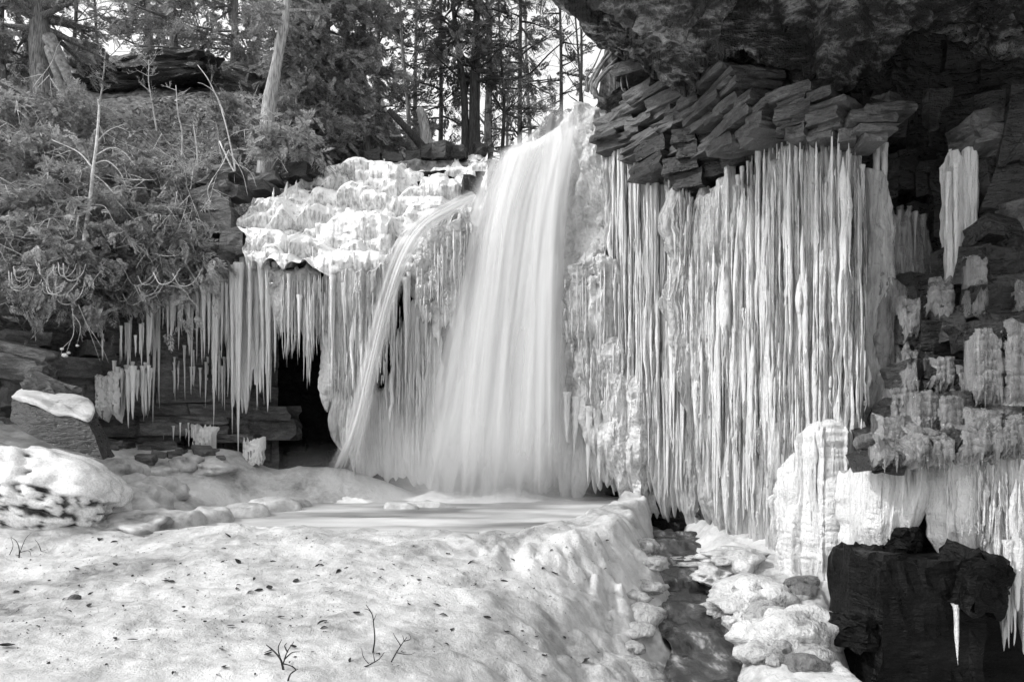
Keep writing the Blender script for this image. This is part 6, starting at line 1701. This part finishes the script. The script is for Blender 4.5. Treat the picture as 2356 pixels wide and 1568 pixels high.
ice_twig([[(505, 1490), (515, 1500), (530, 1506)], [(515, 1500), (512, 1510)]], 'small forked stick lying left of the bushy twig', 20, 0.006)

LEAF = []
for k in range(6):
    r = rngs(800 + k)
    u = np.linspace(-1, 1, 5)
    w = (1 - u ** 2) * r.uniform(0.35, 0.6) + 0.06
    cz = 0.35 * u ** 2 * r.uniform(-1, 1.3)
    V = []
    for a in (-1, -0.3, 0.3, 1):
        V.append(np.column_stack([u + 0.1 * r.normal(0, 1, 5), a * w, cz + 0.4 * abs(a) ** 2 * w * r.uniform(0.3, 1.2)]))
    V = np.stack(V, 0)
    top = V.reshape(-1, 3); bot = top - [0, 0, 0.05]
    q = grid_quads(4, 5)
    me = mesh_data('fallen_leaf', np.concatenate([top, bot]), np.concatenate([q, q[:, ::-1] + 20]), smooth=False); me.materials.append(M['leaf_dark']); LEAF.append(me)
rf = rngs(909)
leaf_px = [(36, 1362, 1.4), (165, 1378, 1), (205, 1395, 1.2), (175, 1365, .7), (176, 1310, 1.2), (60, 1310, .8), (230, 1240, 1.3), (262, 1248, 1), (265, 1300, .9), (525, 1234, 1.3), (548, 1295, 1.2), (627, 1292, 1), (515, 1262, .8), (585, 1333, 1), (545, 1357, 1.1), (595, 1360, 1.2), (620, 1354, 1.4), (575, 1365, 1), (735, 1300, 1.5), (732, 1325, 1), (680, 1338, 1.2), (905, 1302, 1), (875, 1330, .8), (780, 1316, 1.3), (1083, 1294, 1.5),
           (1160, 1338, 1.5), (1276, 1320, 1.4), (1395, 1248, 1.2), (820, 1415, 1.6), (738, 1434, 1.6), (745, 1446, 1.1), (645, 1422, 1.3), (530, 1442, 1.2), (1005, 1393, 1.1), (940, 1393, .9), (1020, 1415, 1.2), (1040, 1448, 1.3), (1120, 1422, 1.3), (1165, 1455, 1.5), (675, 1490, 1.8), (617, 1508, 1.4), (805, 1522, 1), (870, 1505, 1), (1253, 1512, 2.2), (1345, 1523, 1.8), (925, 1502, .8), (515, 1540, 1.2), (500, 1555, 1), (400, 1550, 1.3), (110, 1525, .8), (265, 1472, 1.2), (305, 1475, 1.5), (15, 1490, 2.0), (1030, 1275, 1), (1250, 1308, .8), (1180, 1290, .8), (395, 1340, 1), (330, 1345, .9), (380, 1340, 1.1)]
for k in range(75):
    leaf_px.append((rf.uniform(20, 1430), rf.uniform(1250, 1555), rf.uniform(0.35, 0.8)))
for k, (a_, b_, s_) in enumerate(leaf_px):
    g = on_ground(a_, b_)
    o = link('fallen_leaf', LEAF[k % 6])
    o.location = (float(g[0]), float(g[1]), float(g[2]) + 0.012)
    q = 0.036 * s_ * (g[1] / 7.5)
    o.scale = (q, q * rf.uniform(0.6, 1.1), q); o.rotation_euler = (float(rf.normal(0, 0.3)), float(rf.normal(0, 0.3)), float(rf.random() * 6.28))
    set_props(o, 'small dark fallen leaf or bark scrap lying on the foreground ice', 'leaf', 'dark leaf scraps scattered over the foreground ice')
g = on_ground(172, 1378)
lump('stone', g + [0, 0, 0.0], (0.06, 0.06, 0.05), 0, 950, M['rock_left'], 'small round grey stone sitting on the left foreground ice', 'stone', None, 1.0, 0.1, 0.0, ICO2)
g = on_ground(0, 1490)

# fine bark crumbs and needle litter on the ice (too small to count)
N = 900
cxs = rf.uniform(-6, 1.6, 40); cys = rf.uniform(5.6, 9.6, 40); pick = rf.integers(40, size=N)
lx = cxs[pick] + rf.normal(0, 0.45, N); ly = cys[pick] + rf.normal(0, 0.35, N)
c = np.column_stack([lx, ly, ground_z(lx, ly) + 0.004]); ang = rf.random(N) * 6.28; L = rf.uniform(0.004, 0.014, N) * (1 + 1.5 * (rf.random(N) > 0.9))
ax = np.column_stack([np.cos(ang), np.sin(ang), 0.3 * np.ones(N)]) * L[:, None]; bx_ = np.column_stack([-np.sin(ang), np.cos(ang), 0.2 * np.ones(N)]) * (L * 0.5)[:, None]
up_ = np.array([0, 0, 0.006])
V = np.stack([c - ax, c + bx_, c + ax, c - bx_, c + up_], 1).reshape(-1, 3)
k5 = np.arange(N)[:, None] * 5
T = np.concatenate([k5 + np.array([a, b, 4])[None] for a, b in ((0, 1), (1, 2), (2, 3), (3, 0))])
set_props(link('bark_crumbs', mesh_data('bark_crumbs', V, None, T, smooth=False), M['leaf_dark']), 'fine bark crumbs and needles sprinkled over the foreground ice', 'litter', kind='stuff')
